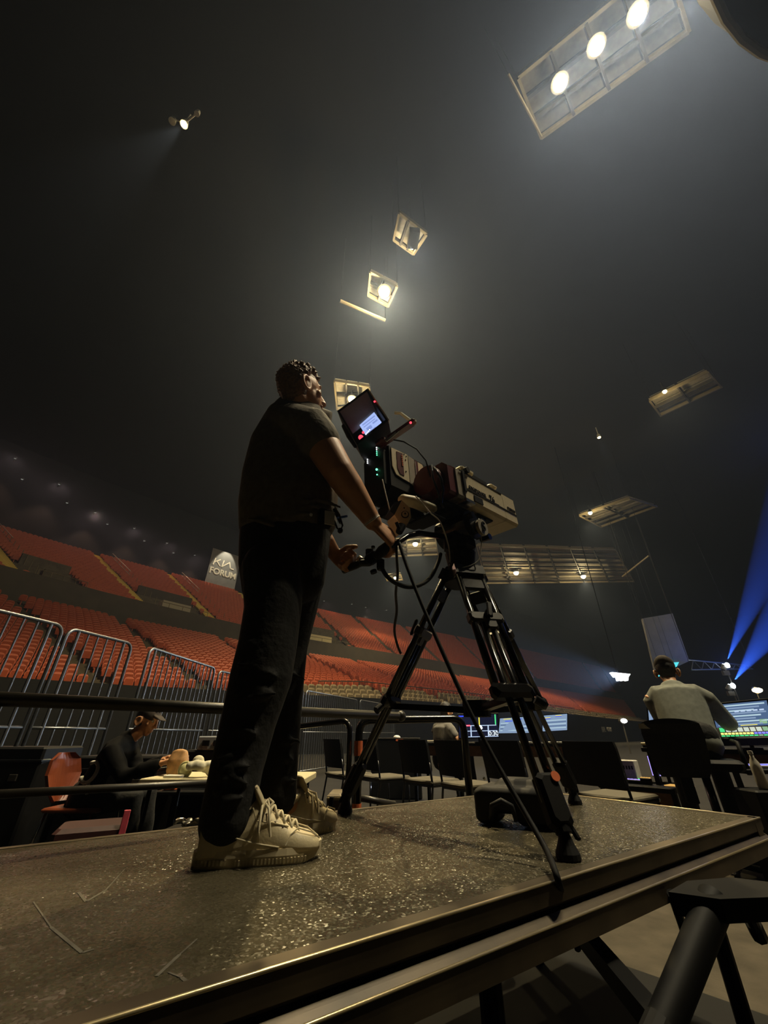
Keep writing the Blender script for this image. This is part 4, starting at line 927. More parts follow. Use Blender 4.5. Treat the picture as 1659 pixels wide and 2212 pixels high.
# fluid head
DC = ray(1800, 1486).normalized(); RC = DC.cross(Zv).normalized(); UC = RC.cross(DC).normalized(); CAX = (RC, DC, UC)
hb = apex + Zv * .045
mb = MB(); mb.cyl(hb, hb + Zv * .05, .062, .070, 20); mb.cbox(hb + Zv * .115, (.13, .13, .14), (RC, Vector((DC.x, DC.y, 0)).normalized(), Zv), .03); mb.build('head_base', M['black'], tT)
mb = MB(); mb.cyl(hb + Zv * .17 - RC * .085, hb + Zv * .17 + RC * .085, .072, n=24); mb.cyl(hb + Zv * .17 + RC * .085, hb + Zv * .17 + RC * .10, .045, n=18); mb.build('tilt_drum', M['blackm'], tT)
mb = MB(); c = hb + Zv * .205 + RC * .105; mb.cyl(c - Zv * .05 + DC * .03, c - Zv * .05 + DC * .03 + RC * .016, .040, n=18); wo = mb.build('brake_plate', M['beiged'], tT)
text('brand_letter', 'S', M['black'], c - Zv * .05 + DC * .03 + RC * .018, DC, UC, .05, wo, .002)
for k_, (a_, b_) in enumerate(((.10, .02), (.06, .09), (-.02, .10))):
    mb = MB(); p = hb + Zv * (.10 + b_) + DC * (a_ - .02) + RC * .07; mb.cyl(p, p + RC * .05, .013, .016, 12); mb.build('head_knob', M['blackm'], tT)
mb = MB(); mb.cbox(hb + Zv * .265 + DC * .02, (.11, .34, .03), CAX, .01); mb.build('camera_plate', M['black'], tT)
# pan bars
A0 = hb + Zv * .12 - DC * .06
B = [A0, aty(905, 1152, 1.50), aty(880, 1158, 1.44), aty(850, 1178, 1.39), aty(832, 1186, 1.37), aty(812, 1204, 1.40)]
mb = MB(); mb.tube(B, [.013, .013, .012, .011, .011, .011], 10); pb = mb.build('pan_bar', M['blackm'], tT, True)
mb = MB(); mb.loft([aty(838, 1178, 1.372), aty(826, 1190, 1.372), aty(816, 1199, 1.38)], [.018, .023, .018], (0, 1, 0), 14); mb.build('grip', M['rubber'], pb, True)
cl = aty(803, 1206, 1.42)
mb = MB(); mb.cbox(cl, (.05, .04, .045), (Vector((.8, 0, .6)), Vector((0, 1, 0)), Vector((-.6, 0, .8))), .008); mb.cbox(aty(822, 1220, 1.42), (.03, .035, .045), None, .006); mb.cbox(aty(798, 1193, 1.42), (.03, .03, .03), None, .006)
mb.cyl(aty(806, 1184, 1.42), aty(806, 1180, 1.42), .008, n=10); mb.cyl(aty(806, 1232, 1.42), aty(808, 1238, 1.42), .013, n=12); mb.cbox(aty(790, 1216, 1.43), (.05, .03, .022), None, .005); mb.build('zoom_control', M['black'], tT)
mb = MB(); mb.tube([aty(798, 1208, 1.43), aty(784, 1214, 1.47), aty(768, 1221, 1.50), aty(742, 1232, 1.54)], [.013, .015, .016, .015], 12); mb.build('second_grip', M['rubber'], tT, True)
mb = MB(); mb.cyl(aty(776, 1206, 1.47), aty(784, 1212, 1.46), .013, n=12); mb.build('grip_cap', M['chrome'], tT, True)
# beige demand box with a dial, and beige servo cylinder
bx = aty(866, 1114, 1.40); bX = Vector((.62, -.5, .45)).normalized(); bZ = (Vector((-.25, .1, 1)) - bX * Vector((-.25, .1, 1)).dot(bX)).normalized(); bY = bZ.cross(bX)
q = [aty(852, 1112, 1.40), aty(868, 1080, 1.40), aty(886, 1098, 1.40), aty(888, 1118, 1.40), aty(872, 1146, 1.40)]
mb = MB(); mb.prism(q, Vector((-.030, .085, .010))); bo = mb.build('demand_box', M['beige'], tT)
mb = MB(); pc = aty(875, 1112, 1.396); mb.cyl(pc, pc - Vector((.0, .004, 0)), .016, n=24); mb.build('dial_ring', M['black'], bo)
mb = MB(); mb.cyl(pc - Vector((0, .003, 0)), pc - Vector((0, .007, 0)), .0125, n=24); mb.build('dial_face', M['beige'], bo)
mb = MB(); mb.cyl(pc - Vector((0, .006, 0)), pc - Vector((0, .012, 0)), .0035, n=12); p2 = aty(873, 1098, 1.397); mb.cyl(p2, p2 - Vector((0, .005, 0)), .0025, n=10); mb.build('dial_button', M['black'], bo)
mb = MB(); mb.prism([aty(868, 1080, 1.40), aty(852, 1112, 1.40), aty(842, 1104, 1.42), aty(852, 1086, 1.42)], Vector((-.02, .07, .01))); mb.build('box_side', M['black'], bo)
mb = MB(); mb.loft([aty(872, 1080, 1.46), aty(892, 1084, 1.47), aty(934, 1098, 1.50)], [(.026, .026), (.027, .027), (.022, .022)], (0, 0, 1), 18); so_ = mb.build('servo_cylinder', M['beige'], tT, True)
mb = MB(); mb.cyl(aty(868, 1136, 1.40), aty(862, 1150, 1.39), .018, .014, 12); mb.cyl(aty(862, 1142, 1.38), aty(856, 1128, 1.37), .007, n=8); mb.build('demand_knob', M['black'], tT)
mb = MB(); mb.cbox(aty(922, 1126, 1.53), (.14, .10, .012), CAX, .004); mb.build('servo_plate', M['black'], tT)
# ------------------------------------------------------------------ broadcast camera
tC = thing('broadcast_camera', 'large broadcast camera with a putty coloured box lens and lit viewfinder on the tripod', 'camera', hb + Zv * .28)
LY = 1.52
P0 = aty(990, 1046, LY); r1 = ray(1117, 1114)
Am = np.array([[DC.x, -r1.x], [DC.y, -r1.y], [DC.z, -r1.z]]); Lx = np.linalg.lstsq(Am, -np.array(P0 - CAMP), rcond=None)[0]; LEN_L = float(Lx[0])
# right side face: heights above and below the mid line, from its rear edge
def up_for(p, py):
    lo, hi = -.5, .5
    for _ in range(40):
        m = (lo + hi) / 2
        if proj(p + UC * m)[1] > py: lo = m
        else: hi = m
    return (lo + hi) / 2
hT, hB = up_for(P0, 998), up_for(P0, 1072)
def wid_for(p, px):
    lo, hi = 0, .6
    for _ in range(40):
        m = (lo + hi) / 2
        if proj(p - RC * m)[0] > px: lo = m
        else: hi = m
    return (lo + hi) / 2
fr_b = P0 + DC * LEN_L + UC * hB
LW = min(.27, max(.18, wid_for(fr_b, 1050)))
print('LENS', LEN_L, hT, hB, LW, list(DC))
G = lambda x, y, z: P0 + RC * x + DC * y + UC * z       # x<0 is inside the housing
mb = MB(); prof = [(0, hB + .012), (0, hT - .03), (-.03, hT), (-LW + .03, hT), (-LW, hT - .03), (-LW, hB + .012), (-LW + .012, hB), (-.012, hB)]
mb.prism([G(x, 0.05, z) for x, z in prof], DC * (LEN_L * .76 - .05)); ho = mb.build('lens_housing', M['beige'], tC)
mb = MB(); mb.prism([G(x, LEN_L * .765, z) for x, z in prof], DC * (LEN_L * .225)); mb.prism([G(x * .94 - LW * .03, LEN_L * .99, hB + (z - hB) * .94 + .008) for x, z in prof], DC * (LEN_L * .012)); mb.build('lens_hood', M['beige'], tC)
mb = MB(); mb.prism([G(x * .96 - LW * .02, 0.0, hB + (z - hB) * .97 + .004) for x, z in prof], DC * .055); mb.build('rear_collar', M['beiged'], tC)
mb = MB(); mb.prism([G(x * .9 - LW * .05, -.055, hB + (z - hB) * .92 + .01) for x, z in prof], DC * .06); mb.cyl(G(-LW / 2, -.11, (hT + hB) / 2), G(-LW / 2, -.05, (hT + hB) / 2), .075, n=24); mb.build('lens_rear', M['maroon'], tC)
mb = MB(); mb.cyl(G(-LW / 2, LEN_L * 1.0 - .01, (hT + hB) / 2), G(-LW / 2, LEN_L * 1.003, (hT + hB) / 2), .085, n=28); mb.build('front_glass', M['blackm'], tC)
mb = MB(); mb.box(G(.0005, .05 + (LEN_L - .05) / 2, 0), (.004, LEN_L - .06, .006), CAX); mb.box(G(.0005, LEN_L * .4, hT - .034), (.004, LEN_L * .7, .006), CAX); mb.build('seam_line', M['black'], ho)
mb = MB(); mb.box(G(.001, .055, (hT + hB) / 2 + .01), (.006, .018, (hT - hB) * .62), CAX); mb.build('vertical_slot', M['black'], ho)
mb = MB(); mb.box(G(.001, .155, hB * .52), (.006, .072, .032), CAX); mb.build('side_window', M['black'], ho)
mb = MB(); mb.cbox(G(-.07, LEN_L * .46, hT + .01), (.09, LEN_L * .28, .035), CAX, .01); mb.build('top_handle', M['black'], ho)
mb = MB(); mb.cbox(G(-.04, LEN_L * .22, hT + .006), (.07, LEN_L * .2, .03), CAX, .01); mb.cbox(G(-.04, LEN_L * .67, hT + .004), (.07, LEN_L * .12, .026), CAX, .01); mb.build('handle_mount', M['beige'], ho)
mb = MB(); mb.cyl(G(-.004, .09, hT - .012), G(.012, .09, hT - .012), .016, n=14); mb.build('side_knob', M['black'], ho)
text('lens_name', 'DIGIPOWER', M['black'], G(.002, LEN_L * .30, .018), DC, UC, .020, ho, .001); text('lens_number', '76', M['black'], G(.002, LEN_L * .54, .020), DC, UC, .036, ho, .001, .01)
text('maker_name', 'FUJINON', M['black'], G(.002, LEN_L * .90, .020), DC, UC, .015, ho, .001)
mb = MB(); mb.box(G(.001, LEN_L * .40, -.002 + .008), (.003, LEN_L * .52, .002), CAX); mb.build('underline', M['black'], ho)
mb = MB(); mb.cbox(G(-LW * .45, LEN_L * .52, hB - .004), (.10, .14, .012), CAX, .004); mb.build('bottom_vent', M['black'], ho)
mb = MB(); mb.cbox(G(-LW * .5, .12, hB - .035), (.12, .26, .06), CAX, .01); mb.build('lens_support', M['black'], tC)
mb = MB(); mb.box(G(-.01, .06, hB - .012), (.05, .07, .014), CAX); mb.build('support_latch', M['chrome'], tC)
# camera body behind the lens
CY = 1.47
Q0 = aty(843, 1012, CY)                                            # rear edge of the right side
BL_ = .26; bT, bB = up_for(Q0, 958), up_for(Q0, 1068); BW = .16
K = lambda x, y, z: Q0 + RC * x + DC * y + UC * z
pr = [(0, bB + .05), (0, bT - .012), (-.02, bT), (-BW + .02, bT), (-BW, bT - .03), (-BW, bB + .03), (-BW + .03, bB), (-.04, bB)]
mb = MB(); mb.prism([K(x, 0.0, z) for x, z in pr], DC * BL_); mb.prism([K(x * .86 - BW * .07, -.03, bB + (z - bB) * .86 + .012) for x, z in pr], DC * .035); cb = mb.build('camera_body', M['black'], tC)
def side(name, pts, m, par, out=.004):
    mb = MB(); mb.prism([K(.0005, y, z) for y, z in pts], RC * out); return mb.build(name, m, par)
hh = bT - bB; z0 = bB + hh * .40
sp = side('side_panel', [(.012, bT - .02), (.012, z0 + .045), (.035, z0 + .006), (.075, z0), (.125, z0 - .004), (.125, bT - .012)], M['beige'], cb)
side('control_window', [(.045, bT - .028), (.045, z0 + .045), (.060, z0 + .018), (.088, z0 + .018), (.088, bT - .022)], M['maroon'], sp, .006)
for k_ in range(6):
    mb = MB(); mb.box(K(.007, .080, bT - .04 - k_ * .011), (.004, .008, .006), CAX); mb.build('control_button', M['otape'], sp)
for (y, z) in ((.100, bT - .02), (.116, bT - .025), (.104, z0 + .05), (.108, bT - .05)):
    mb = MB(); mb.cyl(K(.004, y, z), K(.0065, y, z), .0035, n=10); mb.build('screw', M['black'], sp)
side('heat_fins', [(.130, bT - .014), (.130, z0 - .006), (.175, z0 - .014), (.175, bT - .02)], M['beiged'], cb)
side('dark_band', [(.178, bT - .018), (.178, z0 - .016), (.196, z0 - .018), (.196, bT - .022)], M['maroon'], cb)
side('front_panel', [(.200, bT - .022), (.200, z0 - .02), (.248, z0 - .03), (.248, bT - .045), (.235, bT - .024)], M['beige'], cb)
mb = MB(); mb.box(K(.004, .178, (bT + z0) / 2 - .016), (.006, .004, hh * .5), CAX); mb.build('bright_edge', M['lgrey'], cb)
mb = MB(); mb.ell(K(-.055, -.035, bB + hh * .52), (.005,) * 3); mb.build('tally_light', M['e_green'], cb)
mb = MB(); mb.ell(K(-.055, -.034, bB + hh * .42), (.003,) * 3); mb.build('power_light', M['e_green'], cb)
for k_ in range(5):
    mb = MB(); mb.ell(K(-.118, -.034, bT - .022 - k_ * .011), (.0026,) * 3); mb.build('status_light', M['e_white'], cb)
    mb = MB(); mb.ell(K(-.050, -.034, bT - .012 - k_ * .011), (.0026,) * 3); mb.build('status_light', M['e_white'] if k_ < 2 else M['e_green'], cb)
mb = MB(); mb.cbox(K(-.01, .20, bB + .0), (.014, .10, .03), CAX, .004); pp_ = mb.build('connector_plate', M['lgrey'], cb)
for k_ in range(4):
    mb = MB(); mb.cyl(K(-.003, .168 + k_ * .021, bB), K(.0, .168 + k_ * .021, bB), .005, n=10); mb.build('connector', M['black'], pp_)
mb = MB(); mb.cbox(K(-BW * .5, .16, bB - .03), (.11, .26, .05), CAX, .01); mb.build('base_adapter', M['black'], tC)
# viewfinder
VY = 1.44
v = [aty(734, 902, VY), aty(797, 855, VY - .03), aty(842, 938, VY - .03), aty(776, 974, VY)]
VX = (v[1] - v[0]).normalized(); VD = (v[3] - v[0]); VH = VD.length; VW = (v[1] - v[0]).length; VD.normalize(); VN = VX.cross(VD).normalized()
if VN.dot(DC) < 0: VN = -VN
V_ = lambda x, y, n: v[0] + VX * (x * VW) + VD * (y * VH) + VN * n
mb = MB(); w_ = .012
for a_, b_, c_, d_ in ((0, 0, 1, .06), (0, .94, 1, 1), (0, .06, .05, .94), (.95, .06, 1, .94)):
    mb.prism([V_(a_, b_, -.05), V_(c_, b_, -.05), V_(c_, d_, -.05), V_(a_, d_, -.05)], VN * .10)
mb.prism([V_(0, 0, .05), V_(1, 0, .05), V_(.96, 1, .05), V_(.04, 1, .05)], VN * .05)
vo = mb.build('viewfinder', M['black'], tC)
vo['label'] = 'black hooded viewfinder with a pale blue lit screen'
mb = MB(); mb.prism([V_(.05, .06, -.05), V_(.95, .06, -.05), V_(.95, .44, .03), V_(.05, .44, .03)], VN * .006); mb.build('hood_inside', M['beiged'], vo)
mb = MB(); mb.prism([V_(.36, .46, .006), V_(.88, .42, .006), V_(.90, .74, .006), V_(.36, .80, .006)], VN * .006); sc = mb.build('viewfinder_screen', M['e_vf'], vo)
mb = MB()
for (a_, b_, c_, d_) in ((.42, .50, .84, .53), (.42, .57, .80, .59), (.46, .64, .62, .72), (.68, .62, .84, .66), (.50, .75, .70, .77)):
    mb.prism([V_(a_, b_, .004), V_(c_, b_, .004), V_(c_, d_, .004), V_(a_, d_, .004)], VN * .001)
mb.build('screen_lines', M['e_vf2'], sc)
mb = MB(); mb.ell(V_(.20, .82, -.02), (.012, .012, .012)); mb.build('tally_light', M['e_red'], vo)
mb = MB(); mb.ell(V_(.31, .79, -.03), (.006,) * 3); mb.ell(V_(.97, .42, -.056), (.005,) * 3); mb.build('small_tally', M['e_red'], vo)
for k_ in range(4):
    mb = MB(); mb.ell(V_(.33 + k_ * .045, .94 - k_ * .012, -.053), (.002,) * 3); mb.build('button_light', M['e_white'], vo)
mb = MB(); mb.prism([V_(1.0, .0, -.05), V_(1.0, 0, .12), V_(1.0, .30, .13), V_(1.0, .80, .08), V_(1.0, 1, -.05)], VX * .006); mb.build('side_cover', M['beige'], vo)
mb = MB(); mb.tube([V_(1.04, .10, .11), V_(1.10, -.10, .10), V_(1.12, .02, .14), V_(1.06, .25, .13)], .009, 8); mb.cbox(V_(1.03, .30, .12), (.03, .045, .04), None, .008); mb.build('tilt_lever', M['black'], vo)
mb = MB(); mb.loft([V_(-.03, .25, .0), V_(-.05, .55, .0), V_(-.03, .85, .0)], [.010, .011, .009], (0, 1, 0), 10); mb.build('side_grip', M['black'], vo)
mb = MB(); a_, b_ = aty(838, 950, VY - .01), aty(893, 912, VY - .02); X, u_, d_ = frame(b_ - a_); mb.box((a_ + b_) / 2, (.040, (b_ - a_).length, .016), (X, d_, u_)); 
mb.build('viewfinder_arm', M['maroon'], tC)
mb = MB(); a2, b2 = aty(834, 953, VY - .03), aty(866, 926, VY - .03); X, u_, d_ = frame(b2 - a2); mb.box((a2 + b2) / 2, (.006, (b2 - a2).length, .010), (X, d_, u_)); mb.build('arm_edge', M['lgrey'], tC)
mb = MB(); mb.tube([aty(852, 892, VY + .05), aty(866, 893, VY + .05), aty(888, 910, VY)], .008, 8); mb.cbox(b_, (.03, .03, .03), None, .008); mb.build('arm_strut', M['beiged'], tC)
mb = MB(); mb.ell(aty(887, 913, VY - .04), (.006,) * 3); mb.build('arm_tally', M['e_red'], tC)
mb = MB(); mb.cyl(aty(822, 958, VY), K(-.06, .02, bT), .022, n=14); mb.cbox(aty(826, 956, VY), (.06, .05, .03), CAX, .008); mb.build('viewfinder_post', M['maroon'], tC)
mb = MB(); mb.tube([aty(850, 950, 1.42), aty(872, 954, 1.42), aty(900, 970, 1.43), aty(920, 995, 1.44), aty(930, 1030, 1.46)], .0035, 8); mb.build('viewfinder_cable', M['black'], tC, True)
mb = MB(); mb.tube([aty(938, 1010, 1.46), aty(946, 1022, 1.45), aty(953, 1035, 1.45), aty(957, 1060, 1.46), aty(953, 1085, 1.48), aty(957, 1098, 1.48)], .006, 8); mb.tube([aty(932, 1005, 1.47), aty(936, 1035, 1.46), aty(945, 1060, 1.46), aty(950, 1080, 1.48)], .005, 8); mb.build('lens_cables', M['blackm'], tC, True)
# ------------------------------------------------------------------ loose cables and strap
def cable(name, lab, pts, r, m='rubber', cat='cable'):
    P_ = [Vector(p) for p in pts]; out = []
    for i in range(len(P_) - 1):
        p0 = P_[max(i - 1, 0)]; p1 = P_[i]; p2 = P_[i + 1]; p3 = P_[min(i + 2, len(P_) - 1)]
        for k in range(6):
            t = k / 6; out.append(.5 * ((2 * p1) + (p2 - p0) * t + (2 * p0 - 5 * p1 + 4 * p2 - p3) * t * t + (3 * p1 - p0 - 3 * p2 + p3) * t ** 3))
    out.append(P_[-1]); mb = MB(); mb.tube(out, r, 10); o = mb.build(name, M[m], None, True); tag(o, lab, cat); return o
ed = dk(0, 0, 0)
cable('camera_cable', 'long black cable running from the pan bar down across the platform edge', [aty(862, 1172, 1.40), aty(880, 1226, 1.38), aty(905, 1290, 1.36), aty(950, 1395, 1.33), aty(1002, 1510, 1.31), aty(1060, 1625, 1.28), aty(1128, 1745, 1.22), aty(1180, 1836, 1.15), aty(1205, 1900, 1.06), att(1222, 1958, .875), att(1248, 2050, .80)], .0068)
cable('demand_loop_cable', 'thick black cable looping below the pan bar back to the tripod head', [aty(824, 1226, 1.42), aty(836, 1245, 1.42), aty(856, 1260, 1.43), aty(882, 1268, 1.45), aty(908, 1263, 1.48), aty(930, 1247, 1.53), aty(946, 1216, 1.58), aty(952, 1196, 1.60)], .0085)
cable('hanging_strap', 'dark twisted strap hanging from the operator\'s hand to the tripod leg', [aty(856, 1172, 1.40), aty(857, 1205, 1.42), aty(859, 1240, 1.46), aty(855, 1280, 1.52), aty(857, 1320, 1.60), aty(852, 1360, 1.68), aty(858, 1392, 1.74), aty(866, 1412, 1.76)], [.006] * 0 or .0055, 'pipe', 'strap')
cable('thin_head_cable', 'thin grey cable hanging in a curve from the lens mount to the tripod crown', [aty(1034, 1120, 1.60), aty(1040, 1160, 1.60), aty(1036, 1205, 1.58), aty(1020, 1220, 1.57), aty(1000, 1226, 1.57), aty(984, 1236, 1.57)], .0025, 'lgrey')
cable('thin_pan_cable', 'thin grey cable drooping from the camera body over the dark tripod head', [aty(898, 1072, 1.44), aty(915, 1090, 1.44), aty(930, 1108, 1.44), aty(948, 1124, 1.46), aty(960, 1150, 1.50), aty(970, 1185, 1.54), aty(972, 1215, 1.57)], .003, 'lgrey')
cable('thin_body_cable', 'thin wire from the camera back down to the putty control box', [aty(826, 1036, 1.44), aty(832, 1062, 1.43), aty(842, 1102, 1.42)], .0028, 'lgrey')
# ------------------------------------------------------------------ soft bag under the tripod
tB = thing('equipment_bag', 'black soft equipment bag lying on the platform under the tripod', 'bag', atz(1120, 1770, DECKZ))
p = [atz(1030, 1780, DECKZ + .002), atz(1212, 1798, DECKZ + .002), atz(1222, 1740, DECKZ + .002), atz(1060, 1742, DECKZ + .002)]
X, Y = (p[1] - p[0]), None; X.z = 0; X.normalize(); Y = Vector((-X.y, X.x, 0)); W_ = (p[1] - p[0]).length; c = p[0] + X * (W_ / 2)
mb = MB(); mb.cbox(c + Y * .09 + Zv * .068, (W_, .17, .075), (X, Y, Zv), .014); mb.cbox(p[0] + X * .03 + Y * .07 + Zv * .05, (.075, .13, .10), (X, Y, Zv), .012); mb.cbox(c + X * .07 + Y * .08 + Zv * .03, (W_ * .55, .14, .058), (X, Y, Zv), .012)
mb.cbox(c + X * .02 + Y * .12 + Zv * .11, (W_ * .7, .12, .03), (X, Y, Zv), .012)
o = remesh(mb, 'bag_body', .006, M['bag'], tB, 3)
mb = MB(); mb.tube([atz(1062, 1785, DECKZ) + Zv * .02, atz(1068, 1790, DECKZ) + Zv * .06, atz(1090, 1792, DECKZ) + Zv * .075, atz(1112, 1792, DECKZ) + Zv * .06, atz(1118, 1792, DECKZ) + Zv * .02], .008, 8); mb.build('handle', M['bag'], tB, True)
mb = MB(); mb.cyl(atz(1050, 1742, DECKZ) + Zv * .095, atz(1054, 1742, DECKZ) + Zv * .10, .006, n=8); mb.build('zip_pull', M['chrome'], tB)
# ------------------------------------------------------------------ guard rails behind the platform
tG = thing('guard_rail', 'long dark pipe rail running along the back of the platform, knee height above it', 'rail', Vector((-.5, 1.95, 0)))
ga, gb = att(-160, 1503, 1.02), att(866, 1547, 2.02)
mb = MB(); mb.cyl(ga, gb, .0195, n=14); mb.ell(gb, (.026, .03, .026)); mb.build('top_rail', M['pipe'], tG, True)
la, lb = att(-120, 1722, 1.10), att(648, 1681, 1.9)
mb = MB(); mb.cyl(la, lb, .012, n=12); mb.build('lower_rail', M['pipe'], tG, True)
for f in (.08, .62):
    p = ga.lerp(gb, f); mb = MB(); mb.cyl(p, Vector((p.x, p.y, 0)), .019, n=12); mb.build('post', M['pipe'], tG, True)
def bent_rail(name, lab, pts, r, low=None, posts=()):
    t = thing(name, lab, 'rail', Vector((pts[0].x, pts[0].y, 0))); P_ = []
    for i, p in enumerate(pts):
        if 0 < i < len(pts) - 1:
            a = (pts[i - 1] - p).normalized(); b = (pts[i + 1] - p).normalized(); q = .07
            for k in range(6):
                f = k / 5; P_.append((p + a * q) * (1 - f) ** 2 + p * (2 * f * (1 - f)) + (p + b * q) * f ** 2)
        else: P_.append(p)
    mb = MB(); mb.tube(P_, r, 12); mb.build('frame', M['blackm'], t, True)
    if low: mb = MB(); mb.cyl(low[0], low[1], r * .8, n=10); mb.build('lower_rail', M['pipe'], t, True)
    for p in posts:
        mb = MB(); mb.cyl(p, Vector((p.x, p.y, .0)), r * 1.15, n=10); mb.build('post', M['blackm'], t, True)
    return t
a, b = att(776, 1556, 2.2), att(1000, 1552, 2.35); a0 = Vector((a.x, a.y, 0)); b0 = Vector((b.x, b.y, 0))
t = bent_rail('hand_rail', 'short black hand rail with orange tape on its post, between the tripod legs', [a0, a, b, b0], .021, (att(778, 1724, 2.2), att(852, 1737, 2.3)))
for z in (a.z - .10, a.z - .38):
    mb = MB(); mb.cyl(Vector((a.x, a.y, z)), Vector((a.x, a.y, z - .07)), .0235, n=12); mb.build('orange_tape', M['otape'], t)
a, b = att(757, 1556, 2.25), att(560, 1579, 2.7); a0 = Vector((a.x, a.y, 0)); b0 = Vector((b.x, b.y, 0))
bent_rail('hand_rail', 'short black hand rail curving down left of the tripod\'s rear leg', [a0, a, b, b0], .016)
# ------------------------------------------------------------------ steel barriers
SB = [((-160, 1277), (140, 1349)), ((151, 1354), (287, 1388)), ((326, 1396), (465, 1441)), ((474, 1447), (592, 1474)), ((598, 1473), (656, 1489)), ((662, 1490), (772, 1511)), ((778, 1511), (852, 1524))]
BLAB = ['steel barrier cut by the picture\'s left edge, its bars dark against red seats', 'second steel barrier from the left, with dark bars before the red seats', 'third steel barrier, behind the seated person in the black jacket', 'steel barrier mostly hidden behind the operator\'s legs', 'steel barrier end with bright bars just right of the operator\'s legs', 'bright barred steel barrier between operator and tripod', 'farthest steel barrier, behind the tripod\'s rear leg']
BZ = 1.88; bar = None
for i, (p0, p1) in enumerate(SB):
    a, b = atz(*p0, BZ), atz(*p1, BZ); d = b - a; L = d.length; d.normalize(); base = Vector((a.x, a.y, 0))
    t = thing('crowd_barrier', BLAB[i], 'barrier', base, math.atan2(d.y, d.x)); r = .017; q = .09; H_ = BZ - .017
    def pt(x, z): return Vector((x, 0, z))
    P_ = [pt(0, .05)] + [pt(q - q * math.cos(k * PI / 10), H_ - q + q * math.sin(k * PI / 10)) for k in range(6)] + [pt(L - q + q * math.sin(k * PI / 10), H_ - q + q * math.cos(k * PI / 10)) for k in range(6)] + [pt(L, .05)]
    mb = MB(); mb.tube(P_, r, 8); mb.build('frame', M['steel'], t, True, False)
    mb = MB(); mb.cyl(pt(0, .93), pt(L, .93), r * .8, n=8); mb.build('middle_rail', M['steel'], t, True, False)
    mb = MB(); mb.cyl(pt(0, .12), pt(L, .12), r * .8, n=8); mb.build('bottom_rail', M['steel'], t, True, False)
    for x in (.02, L - .02):
        mb = MB(); mb.box((x, 0, .025), (.05, .5, .05)); mb.build('foot', M['steel'], t, False, False)
    if bar is None:
        mb = MB(); mb.cyl((0, 0, .12), (0, 0, H_), .009, n=8, caps=False); bar = mb.mesh('bar', True); bar.materials.append(M['steel'])
    n = max(3, round(L / .125))
    for k in range(1, n):
        o = link('bar', bar, None, t, False); o.location = (L * k / n, 0, 0)
        if k in (1, n - 1): o.scale = (1.7, 1.7, 1)
